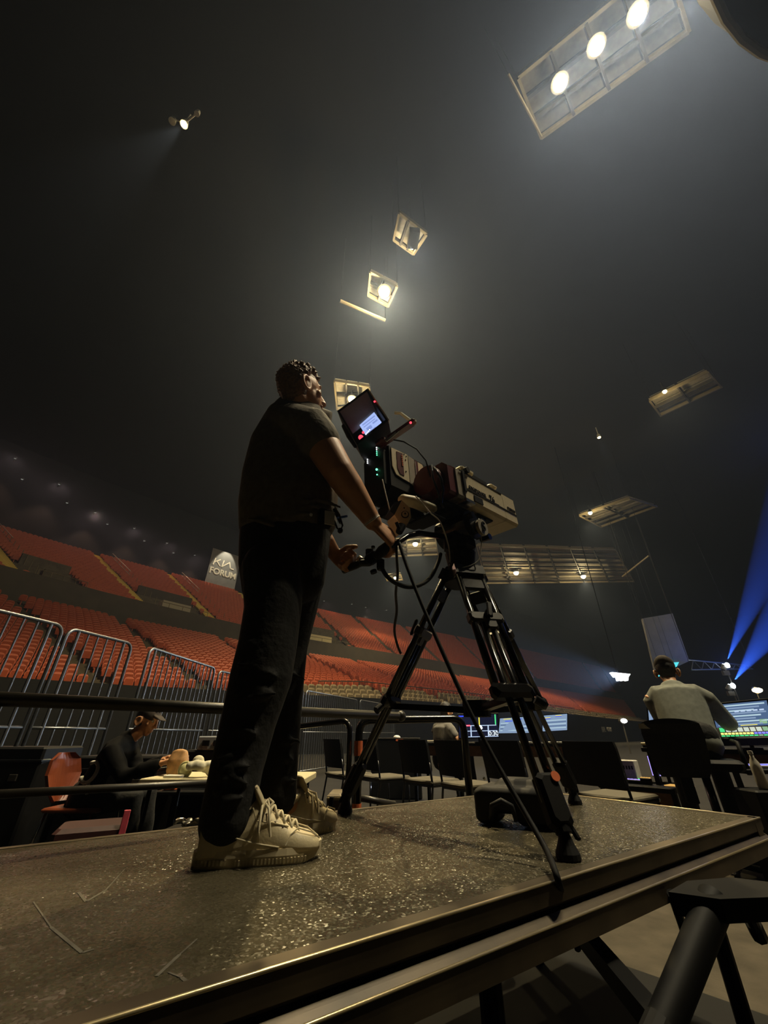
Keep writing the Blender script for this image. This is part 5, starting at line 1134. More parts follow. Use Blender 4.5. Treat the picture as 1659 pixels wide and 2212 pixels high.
# ------------------------------------------------------------------ seated people
def ik(S, W, drop, l=.56):
    m = (S + W) / 2; return m + drop * .12
def figure(label, seat, f, lean, head_f, hands, top, legs, hairm, cap=None, k=1.0, sleeves=.5, foot_z=0.0, wide=1.0, kneef=.42):
    f = Vector(f).normalized(); r = f.cross(Zv); t = thing('person', label, 'person', Vector((seat.x, seat.y, foot_z)))
    pel = seat + Zv * .10; up_ = (Zv + f * lean).normalized(); ch = pel + up_ * (.40 * k); nb = ch + (up_ + f * .15).normalized() * (.10 * k); hc = nb + (up_ * .8 + f * .3).normalized() * (.16 * k)
    body = MB(); hf = Vector(head_f).normalized(); hu = (Zv + f * .15 - hf * .0).normalized()
    head(body, hc, hf, hu, k); body.loft([nb - up_ * .03, hc - hu * .05 * k], [.055 * k, .052 * k], f, 12)
    shs = [ch + r * (.172 * k * wide * s) - up_ * .025 for s in (1, -1)]
    body.loft([pel, pel.lerp(ch, .5), ch], [(.13 * wide, .09), (.12 * wide, .09), (.13 * wide, .09)], f, 18)
    E_ = []
    for s, sh, W in zip((1, -1), shs, hands):
        e = ik(sh, W, Vector((0, 0, -1)) + r * (.25 * s) - f * .3); E_.append(e)
        body.loft([ch + r * (.08 * s), sh, sh.lerp(e, .5), e, e.lerp(W, .4), W], [.055, .052, .046, .040, .040, .027], f, 12)
        hand(body, W, (W - e).normalized(), Vector((0, 0, -1)), 1.0, (25, 35, 25), 0, (.2, .1), right=(s > 0))
    kn = []
    for s in (1, -1):
        h_ = pel + r * (.09 * s); kk = h_ + f * kneef + r * (.05 * s) + Zv * .02; a_ = Vector((kk.x, kk.y, foot_z + .09)) + f * .02; kn.append((h_, kk, a_))
        body.loft([h_, h_.lerp(kk, .5), kk, kk.lerp(a_, .4), a_], [.07, .065, .05, .045, .035], (0, .3, 1), 12)
    remesh(body, 'body', .0075, M['skin'], t, 3)
    sh_ = MB(); sh_.loft([pel - up_ * .02, pel + up_ * .10, pel.lerp(ch, .6), ch, ch + up_ * .055], [(.17 * wide, .125), (.165 * wide, .12), (.175 * wide, .12), (.185 * wide, .115), (.10, .075)], f, 22)
    for s, sh, e, W in zip((1, -1), shs, E_, hands):
        if sleeves > .9: sh_.loft([ch + r * (.08 * s) + up_ * .01, sh.lerp(e, .05), sh.lerp(e, .6), e, e.lerp(W, .5), e.lerp(W, .92)], [.075, .074, .066, .060, .052, .042], f, 14)
        else: sh_.loft([ch + r * (.07 * s) + up_ * .01, ch + r * (.13 * s) + up_ * .004, sh.lerp(e, .10), sh.lerp(e, sleeves * .6), sh.lerp(e, sleeves)], [.072, .078, .076, .069, .066], f, 14)
    so = remesh(sh_, 'shirt' if sleeves < .9 else 'jacket', .010, M[top], t, 4)
    lg = MB(); lg.loft([pel - Zv * .03, pel + Zv * .05], [(.16 * wide, .13), (.165 * wide, .125)], f, 18)
    for h_, kk, a_ in kn: lg.loft([h_, h_.lerp(kk, .5), kk, kk.lerp(a_, .5), a_ + Zv * .02], [.095, .085, .070, .066, .060], (0, .3, 1), 14)
    remesh(lg, 'trousers', .011, M[legs], t, 4)
    for h_, kk, a_ in kn:
        mb = MB(); mb.loft([a_ - f * .04 - Zv * .04, a_ + f * .08 - Zv * .045, a_ + f * .19 - Zv * .06], [(.042, .05), (.045, .042), (.036, .028)], Zv, 12); mb.build('shoe', M['black'], t, True)
    hm = hair_mb(hc, hf, hu, k, 300, .014); ax = (hf.cross(hu), hf, hu); hm.ell(hc - hf * .035 - hu * .02, (.068, .066, .075), ax, 16, 10); hm.ell(hc - hf * .012 + hu * .045, (.076, .086, .066), ax, 16, 10)
    remesh(hm, 'hair', .008, M[hairm], t, 1, .4)
    if cap:
        mb = MB(); mb.ell(hc - hf * .010 + hu * .048, (.088 * k, .107 * k, .080 * k), ax, 18, 12); mb.loft([hc + hf * .08 + hu * .055, hc + hf * .145 + hu * .045], [(.07, .010), (.05, .006)], hu, 14)
        remesh(mb, 'cap', .007, M[cap], t, 3)
    eyes(hc, hf, hu, t, k)
    return t, so, dict(pel=pel, ch=ch, hc=hc, f=f, r=r, up=up_)
# left: the seated person in a black jacket
sp_ = att(196, 1700, 3.1); sp_.z = .32
f1 = Vector((1, .12, 0))
tL, jk, J = figure('person in a black jacket and brown cap bending over the cream table', sp_, f1, .42, Vector((1, -.12, -.42)), [att(345, 1650, 3.02), att(352, 1642, 3.22)], 'jacket', 'jeans', 'dhair', 'cap', .98, 1.0)
c = J['pel'].lerp(J['ch'], .62) - J['f'] * .135 + J['r'] * .10; 
mb = MB(); n = 14; Xj = (J['r'] * .5 - J['f'] * .85).normalized(); c = J['pel'].lerp(J['ch'], .55) - J['f'] * .045 + J['r'] * .160; Uj = J['up']; Xn = (J['r'] * .95 - J['f'] * .3).normalized(); Xt = Xn.cross(Uj).normalized()
pts = [c + Xt * (.055 * math.cos(a)) + Uj * (.07 * math.sin(a)) + Xn * .004 for a in [math.radians(40 + 280 * q / n) for q in range(n + 1)]]
mb.tube(pts, .014, 6); mb.tube([c - Xt * .04 - Uj * .055, c - Xt * .09 - Uj * .11], .013, 6); mb.build('jacket_print', M['paper'], jk, True)
# right: the desk operator in a grey T-shirt, seen from behind
sp2 = att(1528, 1690, 2.95); sp2.z = .72
f2 = Vector((.5, .86, 0))
tR, s2, J2 = figure('person in a grey T-shirt and cap, seen from behind, reaching to the lit console', sp2, f2, .50, Vector((.5, .8, -.45)), [att(1604, 1580, 3.42), att(1482, 1592, 3.45)], 'tee2', 'jeans', 'dhair', 'cap', 1.0, .8, 0.0, 1.1)
# middle: grey T-shirt at the screens
sp3 = att(956, 1640, 5.7); sp3.z = .46
f3 = Vector((.82, .57, 0))
tM, s3, J3 = figure('dark haired person in a grey T-shirt sitting at the many-paned video screen', sp3, f3, .12, Vector((.9, .4, -.1)), [att(1003, 1582, 5.7), att(985, 1588, 5.9)], 'tee', 'jeans', 'dhair', None, 1.0, .5)
# ------------------------------------------------------------------ chairs
def make_chair(label):
    t = thing('stacking_chair', label, 'chair', (0, 0, 0)); 
    mb = MB(); mb.cbox((0, 0, .445), (.45, .44, .035), None, .012); mb.build('seat', M['chairseat'], t)
    mb = MB(); pts = [Vector((-.225 + .45 * k / 8, -.215 - .025 * math.sin(PI * k / 8), 0)) for k in range(9)]
    V = [];F = []
    for z, sx, dy in ((.52, .90, .03), (.56, .98, .025), (.78, 1.0, -.02), (.825, .97, -.03)):
        for p in pts: V.append(Vector((p.x * sx, p.y + dy, z)))
        for p in reversed(pts): V.append(Vector((p.x * sx, p.y + dy - .03, z)))
    n = 18
    for a in range(3):
        for q in range(n): F.append((a * n + q, a * n + (q + 1) % n, (a + 1) * n + (q + 1) % n, (a + 1) * n + q))
    F += [tuple(range(n - 1, -1, -1)), tuple(3 * n + q for q in range(n))]; mb.add(V, F); mb.build('backrest', M['chair'], t)
    for sx in (-1, 1):
        mb = MB(); mb.tube([(sx * .215, .20, 0), (sx * .215, .19, .43)], .011, 8); mb.build('leg', M['blackm'], t, True)
        mb = MB(); mb.tube([(sx * .215, -.26, 0), (sx * .215, -.19, .42), (sx * .215, -.225, .62)], .011, 8); mb.build('leg', M['blackm'], t, True)
        mb = MB(); mb.ell((sx * .215, .215, .425), (.016, .012, .012), None, 8, 6); mb.build('seat_stop', M['chrome'], t, True)
    mb = MB(); mb.box((0, -.19, .415), (.43, .02, .02)); mb.box((0, .19, .415), (.43, .02, .02)); mb.box((.215, 0, .415), (.02, .38, .02)); mb.box((-.215, 0, .415), (.02, .38, .02)); mb.build('seat_frame', M['blackm'], t)
    return t
fch = Vector((.80, .60, 0)); rzc = math.atan2(fch.y, fch.x) - PI / 2
CS = [((760, 1668), 'black stacking chair behind the foot of the tripod\'s rear leg'), ((838, 1674), 'black stacking chair just right of the tripod\'s rear leg'), ((938, 1681), 'black stacking chair in front of the grey shirted person at the screens'), ((1026, 1690), 'black stacking chair with a bright glint on its seat, behind the rail post'), ((1135, 1697), 'black stacking chair behind the front tripod leg and bag'), ((1338, 1713), 'nearest black stacking chair, right of the tripod, its seat lit')]
ch0 = None
for (px, py), lab in CS:
    p = atz(px, py, .46); p.z = 0
    if ch0 is None: ch0 = make_chair(lab); c = ch0
    else: c = copy_tree(ch0); c['label'] = lab
    c['group'] = 'row of black stacking chairs'; c.location = p - fch * .05; c.rotation_euler = (0, 0, rzc + random.uniform(-.12, .12))
# office chair behind the console operator
cb_ = att(1458, 1615, 2.82); tO = thing('office_chair', 'tall black office chair carrying the person in grey seen from behind', 'chair', Vector((sp2.x, sp2.y, 0)))
rO = f2.normalized().cross(Zv); fO = f2.normalized(); bc = Vector((sp2.x, sp2.y, 0)) - fO * .27 - rO * .14
mb = MB(); V = []; F = []; n = 9
for z, wd, dy in ((.60, .15, .05), (.66, .18, .03), (.88, .20, -.02), (.945, .19, -.05), (.96, .17, -.055)):
    for sgn in (0, 1):
        for k_ in (range(n) if sgn == 0 else range(n - 1, -1, -1)):
            u_ = -1 + 2 * k_ / (n - 1); V.append(bc + rO * (u_ * wd) + fO * (dy + .05 * u_ * u_ - .035 * sgn) + Zv * (z + (.02 * (1 - u_ * u_) if z > .95 else 0)))
for a_ in range(4):
    for q_ in range(2 * n): F.append((a_ * 2 * n + q_, a_ * 2 * n + (q_ + 1) % (2 * n), (a_ + 1) * 2 * n + (q_ + 1) % (2 * n), (a_ + 1) * 2 * n + q_))
F += [tuple(range(2 * n - 1, -1, -1)), tuple(4 * 2 * n + q_ for q_ in range(2 * n))]; mb.add(V, F); bo_ = mb.build('backrest', M['chair'], tO)
mb = MB(); mb.box(bc - fO * .045 + Zv * .93 - rO * .15, (.11, .004, .035), (rO, fO, Zv)); mb.build('back_label', M['lgrey'], bo_)
mb = MB(); mb.cbox(Vector((sp2.x, sp2.y, .675)), (.48, .46, .07), (rO, fO, Zv), .02); mb.build('seat', M['chair'], tO)
mb = MB(); mb.cyl((sp2.x, sp2.y, .06), (sp2.x, sp2.y, .64), .028, n=12); mb.build('gas_column', M['blackm'], tO, True)
mb = MB(); mb.cbox(bc + Zv * .56 + fO * .06, (.08, .03, .24), (rO, fO, Zv), .008); mb.build('back_bracket', M['black'], tO)
for k_ in range(5):
    a_ = 2 * PI * k_ / 5 + .3; d_ = Vector((math.cos(a_), math.sin(a_), 0)); mb = MB(); mb.cyl(Vector((sp2.x, sp2.y, .09)), Vector((sp2.x, sp2.y, .075)) + d_ * .30, .022, .016, 8); lg_ = mb.build('base_arm', M['black'], tO)
    mb = MB(); w_ = Vector((sp2.x, sp2.y, .03)) + d_ * .31; s_ = Vector((-d_.y, d_.x, 0)); mb.cyl(w_ - s_ * .02, w_ + s_ * .02, .03, n=12); mb.build('caster', M['black'], lg_)
for s in (1, -1):
    mb = MB(); a_ = Vector((sp2.x, sp2.y, .62)) + rO * (.26 * s); mb.tube([a_ - fO * .1, a_ - fO * .1 + Zv * .2, a_ + fO * .12 + Zv * .21], .015, 8); mb.build('armrest', M['black'], tO, True)
# small orange chair of the left person
oc = att(138, 1700, 3.2); oc.z = 0; tOc = thing('orange_chair', 'orange shell chair behind the person in the black jacket', 'chair', Vector((sp_.x, sp_.y, 0)))
bx0 = Vector((att(128, 1680, 3.15).x, sp_.y - .02, .0))
mb = MB(); V = []; F = []; n = 12
zz = [.42, .50, .60, .70, .745]; ww = [.07, .15, .19, .16, .08]
for z, wd in zip(zz, ww):
    for s in range(2):
        for k_ in (range(n) if s == 0 else range(n - 1, -1, -1)):
            u_ = -1 + 2 * k_ / (n - 1); V.append(bx0 + Vector((.05 * u_ * u_ - (z - .42) * .22 - .025 * s + .06, u_ * wd, z)))
for a_ in range(4):
    for q_ in range(2 * n): F.append((a_ * 2 * n + q_, a_ * 2 * n + (q_ + 1) % (2 * n), (a_ + 1) * 2 * n + (q_ + 1) % (2 * n), (a_ + 1) * 2 * n + q_))
F += [tuple(range(2 * n - 1, -1, -1)), tuple(4 * 2 * n + q_ for q_ in range(2 * n))]; mb.add(V, F); mb.build('backrest', M['orange'], tOc)
mb = MB(); mb.cbox(Vector((sp_.x + .02, sp_.y, .385)), (.42, .42, .03), None, .01); mb.build('seat', M['orange'], tOc)
for sx in (-1, 1):
    for sy in (-1, 1):
        mb = MB(); mb.cyl((sp_.x + .17 * sx, sp_.y + .17 * sy, .37), (sp_.x + .21 * sx, sp_.y + .2 * sy, 0), .011, n=8); mb.build('leg', M['chrome'], tOc, True)
# ------------------------------------------------------------------ left table and what lies on it
x0, x1 = att(362, 1670, 3.1).x, att(676, 1670, 3.1).x; tz = .60; ty0, ty1 = 3.32, 3.92
tTb = thing('folding_table', 'cream topped table behind the operator\'s legs', 'table', Vector(((x0 + x1) / 2, (ty0 + ty1) / 2, 0)))
mb = MB(); mb.cbox(((x0 + x1) / 2, (ty0 + ty1) / 2, tz - .02), (x1 - x0, ty1 - ty0, .045), None, .006); mb.build('tabletop', M['cream'], tTb)
for sx in (x0 + .06, x1 - .06):
    for sy in (ty0 + .06, ty1 - .06):
        mb = MB(); mb.cyl((sx, sy, 0), (sx, sy, tz - .04), .015, n=8); mb.build('leg', M['black'], tTb, True)
def rest(px, py, Y): p = aty(px, py, Y); p.z = tz + .0025; return p
mb = MB(); p = rest(386, 1640, 3.55); rnd = random.Random(2); mb.loft([p + Zv * .035, p + Zv * .10, p + Zv * .15], [(.070, .05), (.075, .05), (.06, .025)], (0, 1, 0), 16, True, 3.2); o = remesh(mb, 'tan_pouch', .008, M['tanbag'], None, 3); tag(o, 'rounded tan leather pouch standing at the left end of the cream table', 'pouch')
p = rest(404, 1650, 3.46); mb = MB(); mb.ell(p + Zv * .045, (.045, .045, .045), None, 16, 10); mb.tube([p + Vector((math.cos(a) * .047, -.01, .045 + math.sin(a) * .047)) for a in [2 * PI * q / 18 for q in range(18)]], .008, 6, True); tag(mb.build('pale_ball', M['paleball'], None, True), 'pale yellow ball with a raised band on the cream table', 'ball')
p = rest(433, 1655, 3.42); mb = MB()
for i in range(9): mb.ell(p + Vector((rnd.uniform(-.06, .07), rnd.uniform(-.04, .04), .035 + rnd.uniform(0, .08))), (rnd.uniform(.03, .05), .035, rnd.uniform(.025, .04)), None, 10, 6)
o = remesh(mb, 'crumpled_bag', .007, M['whitecloth'], None, 1); tag(o, 'crumpled whitish cloth bag against the operator\'s leg on the cream table', 'bag')
p = rest(402, 1610, 3.7); t = thing('drinking_glass', 'clear plastic cup behind the tan pouch', 'cup', p); mb = MB(); mb.cyl(p, p + Zv * .12, .030, .038, 16, False); mb.cyl(p, p + Zv * .004, .030, n=16); mb.build('cup_body', M['cup'], t, True); mb = MB(); mb.tube([p + Vector((.038 * math.cos(a), .038 * math.sin(a), .12)) for a in [2 * PI * q / 18 for q in range(18)]], .0025, 6, True); mb.build('rim', M['cup'], t, True)
p = rest(380, 1658, 3.40); mb = MB(); mb.cbox(p + Zv * .008, (.12, .08, .016), None, .003); tag(mb.build('notebook', M['paper']), 'small pale notebook beside the pale yellow ball', 'notebook')
# low shelf with red boxes behind the table, lower bench
t = thing('low_shelf', 'low dark shelf behind the cream table', 'shelf', Vector((-1.7, 4.35, 0))); mb = MB(); mb.cbox((-1.6, 4.4, .42), (1.5, .35, .03), None, .006); mb.build('board', M['black'], t)
for sx in (-2.3, -.9): mb = MB(); mb.box((sx, 4.4, .2), (.03, .33, .40)); mb.build('side', M['black'], t)
for px, lab, wd in ((336, 'orange red box on the low shelf, nearer the black jacket', .13), (375, 'orange red box with crossed dark straps on the low shelf', .11)):
    p = aty(px, 1690, 4.35); p.z = .4375; t = thing('red_box', lab, 'box', p); mb = MB(); mb.cbox(p + Zv * .05, (wd, .12, .10), None, .005); mb.build('carton', M['otape'], t)
    for sg in (-1, 1):
        mb = MB(); X = Vector((.8, 0, .6 * sg)); mb.box(p + Zv * .05 - Vector((0, .062, 0)), (wd * 1.05, .003, .012), (X, Vector((0, 1, 0)), X.cross(Vector((0, 1, 0))))); mb.build('strap', M['black'], t)
p = aty(700, 1690, 4.2); 
# dark red bench end with pink strap, foil wrapper, beige case near the platform's back edge
b0_, b1_ = atz(112, 1795, .42), atz(275, 1782, .42); t = thing('red_bench', 'dark red padded bench just behind the platform\'s back edge', 'bench', Vector((b0_.x, b0_.y, 0))); d = b1_ - b0_; X = Vector((d.x, d.y, 0)).normalized(); Y = Vector((-X.y, X.x, 0)); c = (b0_ + b1_) / 2 + Y * .16
mb = MB(); mb.cbox(Vector((c.x, c.y, .385)), (d.length, .30, .07), (X, Y, Zv), .02); mb.build('cushion', M['redbench'], t)
for sx in (-.45, .45): mb = MB(); p = c + X * (d.length * sx); mb.box((p.x, p.y, .17), (.04, .26, .34), (X, Y, Zv)); mb.build('leg', M['black'], t)
p = atz(275, 1782, .42); mb = MB(); mb.cbox(Vector((p.x - .02, p.y + .0, .42)), (.035, .012, .14), (X, Y, Zv), .003); mb.build('pink_strap', M['pink'], t)
p = aty(405, 1776, 1.85); bz = p.z; mb = MB(); rnd = random.Random(9)
t = thing('road_case', 'black case behind the platform with a foil wrapper on it', 'case', Vector((p.x, p.y, 0))); mbc = MB(); mbc.cbox(Vector((p.x - .01, p.y + .04, (bz - .02) / 2)), (.16, .14, bz - .02), None, .012); mbc.build('case_body', M['black'], t); mbc = MB(); mbc.cbox(Vector((p.x - .01, p.y + .04, bz - .05)), (.17, .15, .012), None, .004); mbc.build('lid_edge', M['blackm'], t)
for i in range(10): q = Vector((p.x + rnd.uniform(-.05, .05), p.y + .03 + rnd.uniform(-.02, .02), bz - .012 + rnd.uniform(0, .02))); mb.box(q, (rnd.uniform(.03, .06), .02, .006), frame(Vector((rnd.uniform(-1, 1), rnd.uniform(-1, 1), rnd.uniform(-.6, .6)))))
o = remesh(mb, 'foil_wrapper', .006, M['foil'], None, 0); tag(o, 'crumpled silver foil wrapper by the operator\'s heel, behind the platform', 'wrapper')
p0, p1 = aty(705, 1716, 2.35), aty(740, 1716, 2.35); zt = p0.z; t = thing('flight_case', 'small beige case with a latch behind the tripod\'s rear foot', 'case', Vector((p0.x, p0.y, 0))); c = (p0 + p1) / 2 + Vector((0, .12, 0))
mb = MB(); mb.cbox(Vector((c.x, c.y, zt / 2)), ((p1 - p0).length, .2, zt), None, .01); mb.build('case_body', M['tanseat'], t); mb = MB(); mb.cbox(Vector((p0.x + .025, p0.y + .015, zt - .035)), (.02, .01, .05), None, .003); mb.build('latch', M['black'], t)
mb = MB(); mb.box(Vector((c.x, c.y - .101, zt - .02)), ((p1 - p0).length, .006, .01)); mb.build('lid_edge', M['cream'], t)
# ------------------------------------------------------------------ screens and desks
def desk(name, lab, a, b, depth_, z, apron=.12):
    a, b = Vector(a), Vector(b); a.z = b.z = z; X = (b - a).normalized(); Y = Vector((-X.y, X.x, 0)); L = (b - a).length
    if Y.y < 0: Y = -Y
    t = thing(name, lab, 'desk', Vector(((a.x + b.x) / 2, (a.y + b.y) / 2, 0))); c = (a + b) / 2 + Y * (depth_ / 2)
    mb = MB(); mb.cbox(c - Zv * .02, (L, depth_, .04), (X, Y, Zv), .006); mb.build('desktop', M['black'], t)
    mb = MB(); mb.box(c - Zv * (.04 + apron / 2) - Y * (depth_ * .4), (L * .96, .02, apron), (X, Y, Zv)); mb.build('apron', M['wood'], t)
    for sx in (-.46, .46):
        for sy in (-.4, .4): mb = MB(); p = c + X * (L * sx) + Y * (depth_ * sy); mb.box((p.x, p.y, (z - .04) / 2), (.04, .04, z - .04), (X, Y, Zv)); mb.build('leg', M['black'], t)
    return t, X, Y, c
d1, X1, Y1, c1 = desk('control_desk', 'long dark desk carrying the video screen and two laptops', att(880, 1604, 5.5), att(1232, 1606, 4.9), .9, .78)
d2, X2, Y2, c2 = desk('control_desk', 'dark desk carrying the lit lighting console at the right edge', att(1380, 1603, 3.75), att(1760, 1606, 3.0), .8, .77)
d3, X3, Y3, c3 = desk('low_table', 'low table with glowing gadgets behind the nearest stacking chair', att(1290, 1692, 3.75), att(1452, 1692, 3.35), .5, .47)
def screen(name, lab, quad, m, parent=None, stand_z=None, cat='screen', bz=.012):
    q = [Vector(p) for p in quad]; X = (q[1] - q[0]); Yd = (q[3] - q[0]); W_ = X.length; H_ = Yd.length; X.normalize(); Yd.normalize(); N_ = X.cross(Yd).normalized()
    if N_.dot(q[0] - CAMP) < 0: N_ = -N_
    t = thing(name, lab, cat, Vector((q[3] + q[2]) / 2)) if parent is None else parent
    S = lambda u, v, n: q[0].lerp(q[1], u).lerp(q[3].lerp(q[2], u), v) + N_ * n
    e = bz / W_; g = bz / H_
    mb = MB(); mb.prism([S(-e, -g, .004), S(1 + e, -g, .004), S(1 + e, 1 + g, .004), S(-e, 1 + g, .004)], N_ * .02); mb.build('casing', M['black'], t)
    mb = MB(); mb.prism([S(0, 0, 0), S(1, 0, 0), S(1, 1, 0), S(0, 1, 0)], N_ * .004); sc = mb.build('display', m, t)
    if stand_z is not None:
        c = S(.5, .8, .03); mb = MB(); mb.cyl(c, Vector((c.x, c.y, stand_z)), .015, n=8); mb.cyl(Vector((c.x, c.y, stand_z)), Vector((c.x, c.y, stand_z + .01)), .07, n=14); mb.build('stand', M['black'], t)
    return t, S, N_, sc
def bars(S, N_, par, L, m, name='screen_band'):
    for (u0, v0, u1, v1) in L:
        mb = MB(); mb.prism([S(u0, v0, -.001), S(u1, v0, -.001), S(u1, v1, -.001), S(u0, v1, -.001)], N_ * .001); mb.build(name, m, par)
t, S, N_, sc = screen('video_monitor', 'many-paned video screen with coloured lines in front of the grey shirted person', [att(990, 1545, 5.35), att(1074, 1543, 5.2), att(1077, 1592, 5.15), att(992, 1594, 5.3)], M['e_dk'], None, .78)
bars(S, N_, sc, [(.52, 0, .55, .5)], M['e_yel'], 'yellow_line'); bars(S, N_, sc, [(.93, 0, .96, .45)], M['e_grn'], 'green_line')
bars(S, N_, sc, [(.12, .46, .96, .49), (.12, .70, .98, .73), (.74, .46, .77, .95), (.30, .46, .33, .95), (.05, .95, 1, .98)], M['e_pale'], 'pane_line'); bars(S, N_, sc, [(.0, .02, .2, .08)], M['e_sblue'], 'blue_label'); bars(S, N_, sc, [(.10, .44, .3, .50)], M['e_red'], 'red_label')
mb = MB(); c = S(.56, .55, -.004); mb.ell(c, (.028, .008, .028), None, 10, 6); mb.build('bright_spot', M['e_white'], sc)
text('clock_digits', '0:30', M['e_digit'], S(.88, .84, -.003), S(1, .8, 0) - S(0, .8, 0), S(.8, 0, 0) - S(.8, 1, 0), .055, sc, .002, .005)
def laptop(lab, quad, kb, t_, seed):
    t, S, N_, sc = screen('laptop', lab, quad, M['e_lap'], None, None, 'laptop', .008); rnd = random.Random(seed)
    for i in range(4): u = .05 + rnd.random() * .5; bars(S, N_, sc, [(u, .04 + .05 * i, min(.95, u + .25), .09 + .05 * i)], M['e_sblue'] if i % 2 else M['e_yel'], 'screen_band')
    for i in range(5): v = .32 + .12 * i; bars(S, N_, sc, [(.04, v, .96, v + .05)], M['e_band'] if i % 2 else M['e_band2'], 'screen_band')
    mb = MB(); mb.prism(kb, Vector((0, 0, -.015))); k = mb.build('keyboard_base', M['white'], t)
    for i in range(6):
        a = kb[0].lerp(kb[1], .12 + .13 * i); b = kb[3].lerp(kb[2], .12 + .13 * i); p = a.lerp(b, .6); mb = MB(); mb.box(p + Zv * .002, (.022, .018, .005)); mb.build('key', M['lgrey'], k)
    return t
def kbq(L, t_, z): return [Vector((p.x, p.y, z)) for p in (att(x, y, t_) for x, y in L)]
def deskq(L, z): return [atz(x, y, z) for x, y in L]
q = [att(1080, 1552, 4.95), att(1146, 1548, 4.85), att(1146, 1583, 4.78), att(1077, 1584, 4.88)]
kf = [q[3], q[2], q[2] - Y1 * .22, q[3] - Y1 * .22]; laptop('open laptop with a pale blue screen left of the front tripod leg', q, [Vector((p.x, p.y, .80)) for p in kf], 4.9, 1)
q = [att(1172, 1546, 4.75), att(1225, 1542, 4.65), att(1225, 1577, 4.58), att(1172, 1580, 4.68)]
kf = [q[3], q[2], q[2] - Y1 * .22, q[3] - Y1 * .22]; laptop('open laptop with a pale blue screen right of the front tripod leg', q, [Vector((p.x, p.y, .80)) for p in kf], 4.7, 2)
# right desk
t, S, N_, sc = screen('console_monitor', 'wide bright monitor with blue green rows above the lit console', [att(1535, 1524, 3.42), att(1656, 1513, 3.25), att(1668, 1566, 3.2), att(1548, 1573, 3.37)], M['e_band'], None, .77)
for i in range(8): bars(S, N_, sc, [(.05, .06 + i * .115, .95 - .1 * (i % 3), .06 + i * .115 + .06)], M['e_band2'] if i % 2 == 0 else M['e_lap'])
for i in range(5): bars(S, N_, sc, [(.40 + .11 * i, .32, .48 + .11 * i, .38)], M['e_pale'])
bars(S, N_, sc, [(.80, .74, .93, .92)], M['e_gband']); bars(S, N_, sc, [(.45, .93, .75, .96)], M['e_yel'])
t, S, N_, sc = screen('side_monitor', 'pale blue monitor mostly hidden behind the office chair', [att(1400, 1530, 3.55), att(1462, 1526, 3.45), att(1462, 1578, 3.40), att(1404, 1580, 3.5)], M['e_lap'], None, .77)
bars(S, N_, sc, [(.1, .1 + .13 * i, .9, .16 + .13 * i) for i in range(4)], M['e_vf2']); bars(S, N_, sc, [(.0, .72, .9, .78)], M['e_pale'])
con = [att(1548, 1572, 3.3), att(1720, 1566, 3.05), att(1735, 1592, 2.95), att(1556, 1596, 3.2)]; tc = thing('lighting_console', 'lit lighting console with rows of glowing keys under the reaching hand', 'console', sum(con, Vector()) / 4)
mb = MB(); mb.prism(con, Vector((0, .02, -.05))); mb.build('console_body', M['black'], tc); Nc = (con[1] - con[0]).cross(con[3] - con[0]).normalized()
if Nc.dot(CAMP - con[0]) < 0: Nc = -Nc
S = lambda u, v, n=0: con[0].lerp(con[1], u).lerp(con[3].lerp(con[2], u), v) + Nc * n
for r_, (v0, v1, n, ms) in enumerate(((.08, .42, 12, ('e_key', 'e_key', 'e_gband')), (.52, .66, 20, ('e_yellow', 'e_yellow', 'e_bluekey')), (.74, .82, 16, ('e_grn', 'e_gband', 'e_grn')))):
    for k_ in range(n):
        u0 = .03 + .95 * k_ / n; u1 = u0 + .95 / n * .82; m = ms[0] if k_ < n * .45 else (ms[2] if (k_ % 2 or r_ == 1) else ms[1])
        if r_ == 0 and k_ == 0: m = 'e_grn'
        mb = MB(); mb.prism([S(u0, v0, .0), S(u1, v0, .0), S(u1, v1, .0), S(u0, v1, .0)], Nc * .004); mb.build('key', M[m], tc)
p = att(1394, 1597, 3.55); p.z = .77; t = thing('desk_shelf', 'thin pale topped shelf at the left end of the console desk', 'shelf', p); mb = MB(); mb.cbox(p + X2 * .12 + Y2 * .1 + Zv * .03, (.34, .2, .02), (X2, Y2, Zv), .004); mb.build('board', M['cream'], t)
for sx in (-.03, .27): mb = MB(); mb.box(p + X2 * sx + Y2 * .1 + Zv * .01, (.02, .18, .02), (X2, Y2, Zv)); mb.build('foot', M['black'], t)
q = p + X2 * .06 + Y2 * .1 + Zv * .04; mb = MB(); mb.cbox(q + Zv * .055, (.015, .015, .11), None, .003); tag(mb.build('marker_pen', M['cream']), 'upright cream marker pen on the thin shelf', 'pen')
q = p + X2 * .16 + Y2 * .1 + Zv * .04; t = thing('phone', 'small phone with a pale cyan screen on the thin shelf', 'phone', q); mb = MB(); mb.cbox(q + Zv * .04, (.06, .01, .08), (X2, Y2, Zv), .004); mb.build('case', M['black'], t); mb = MB(); mb.box(q + Zv * .04 - Y2 * .006, (.05, .002, .068), (X2, Y2, Zv)); mb.build('display', M['e_band2'], t)
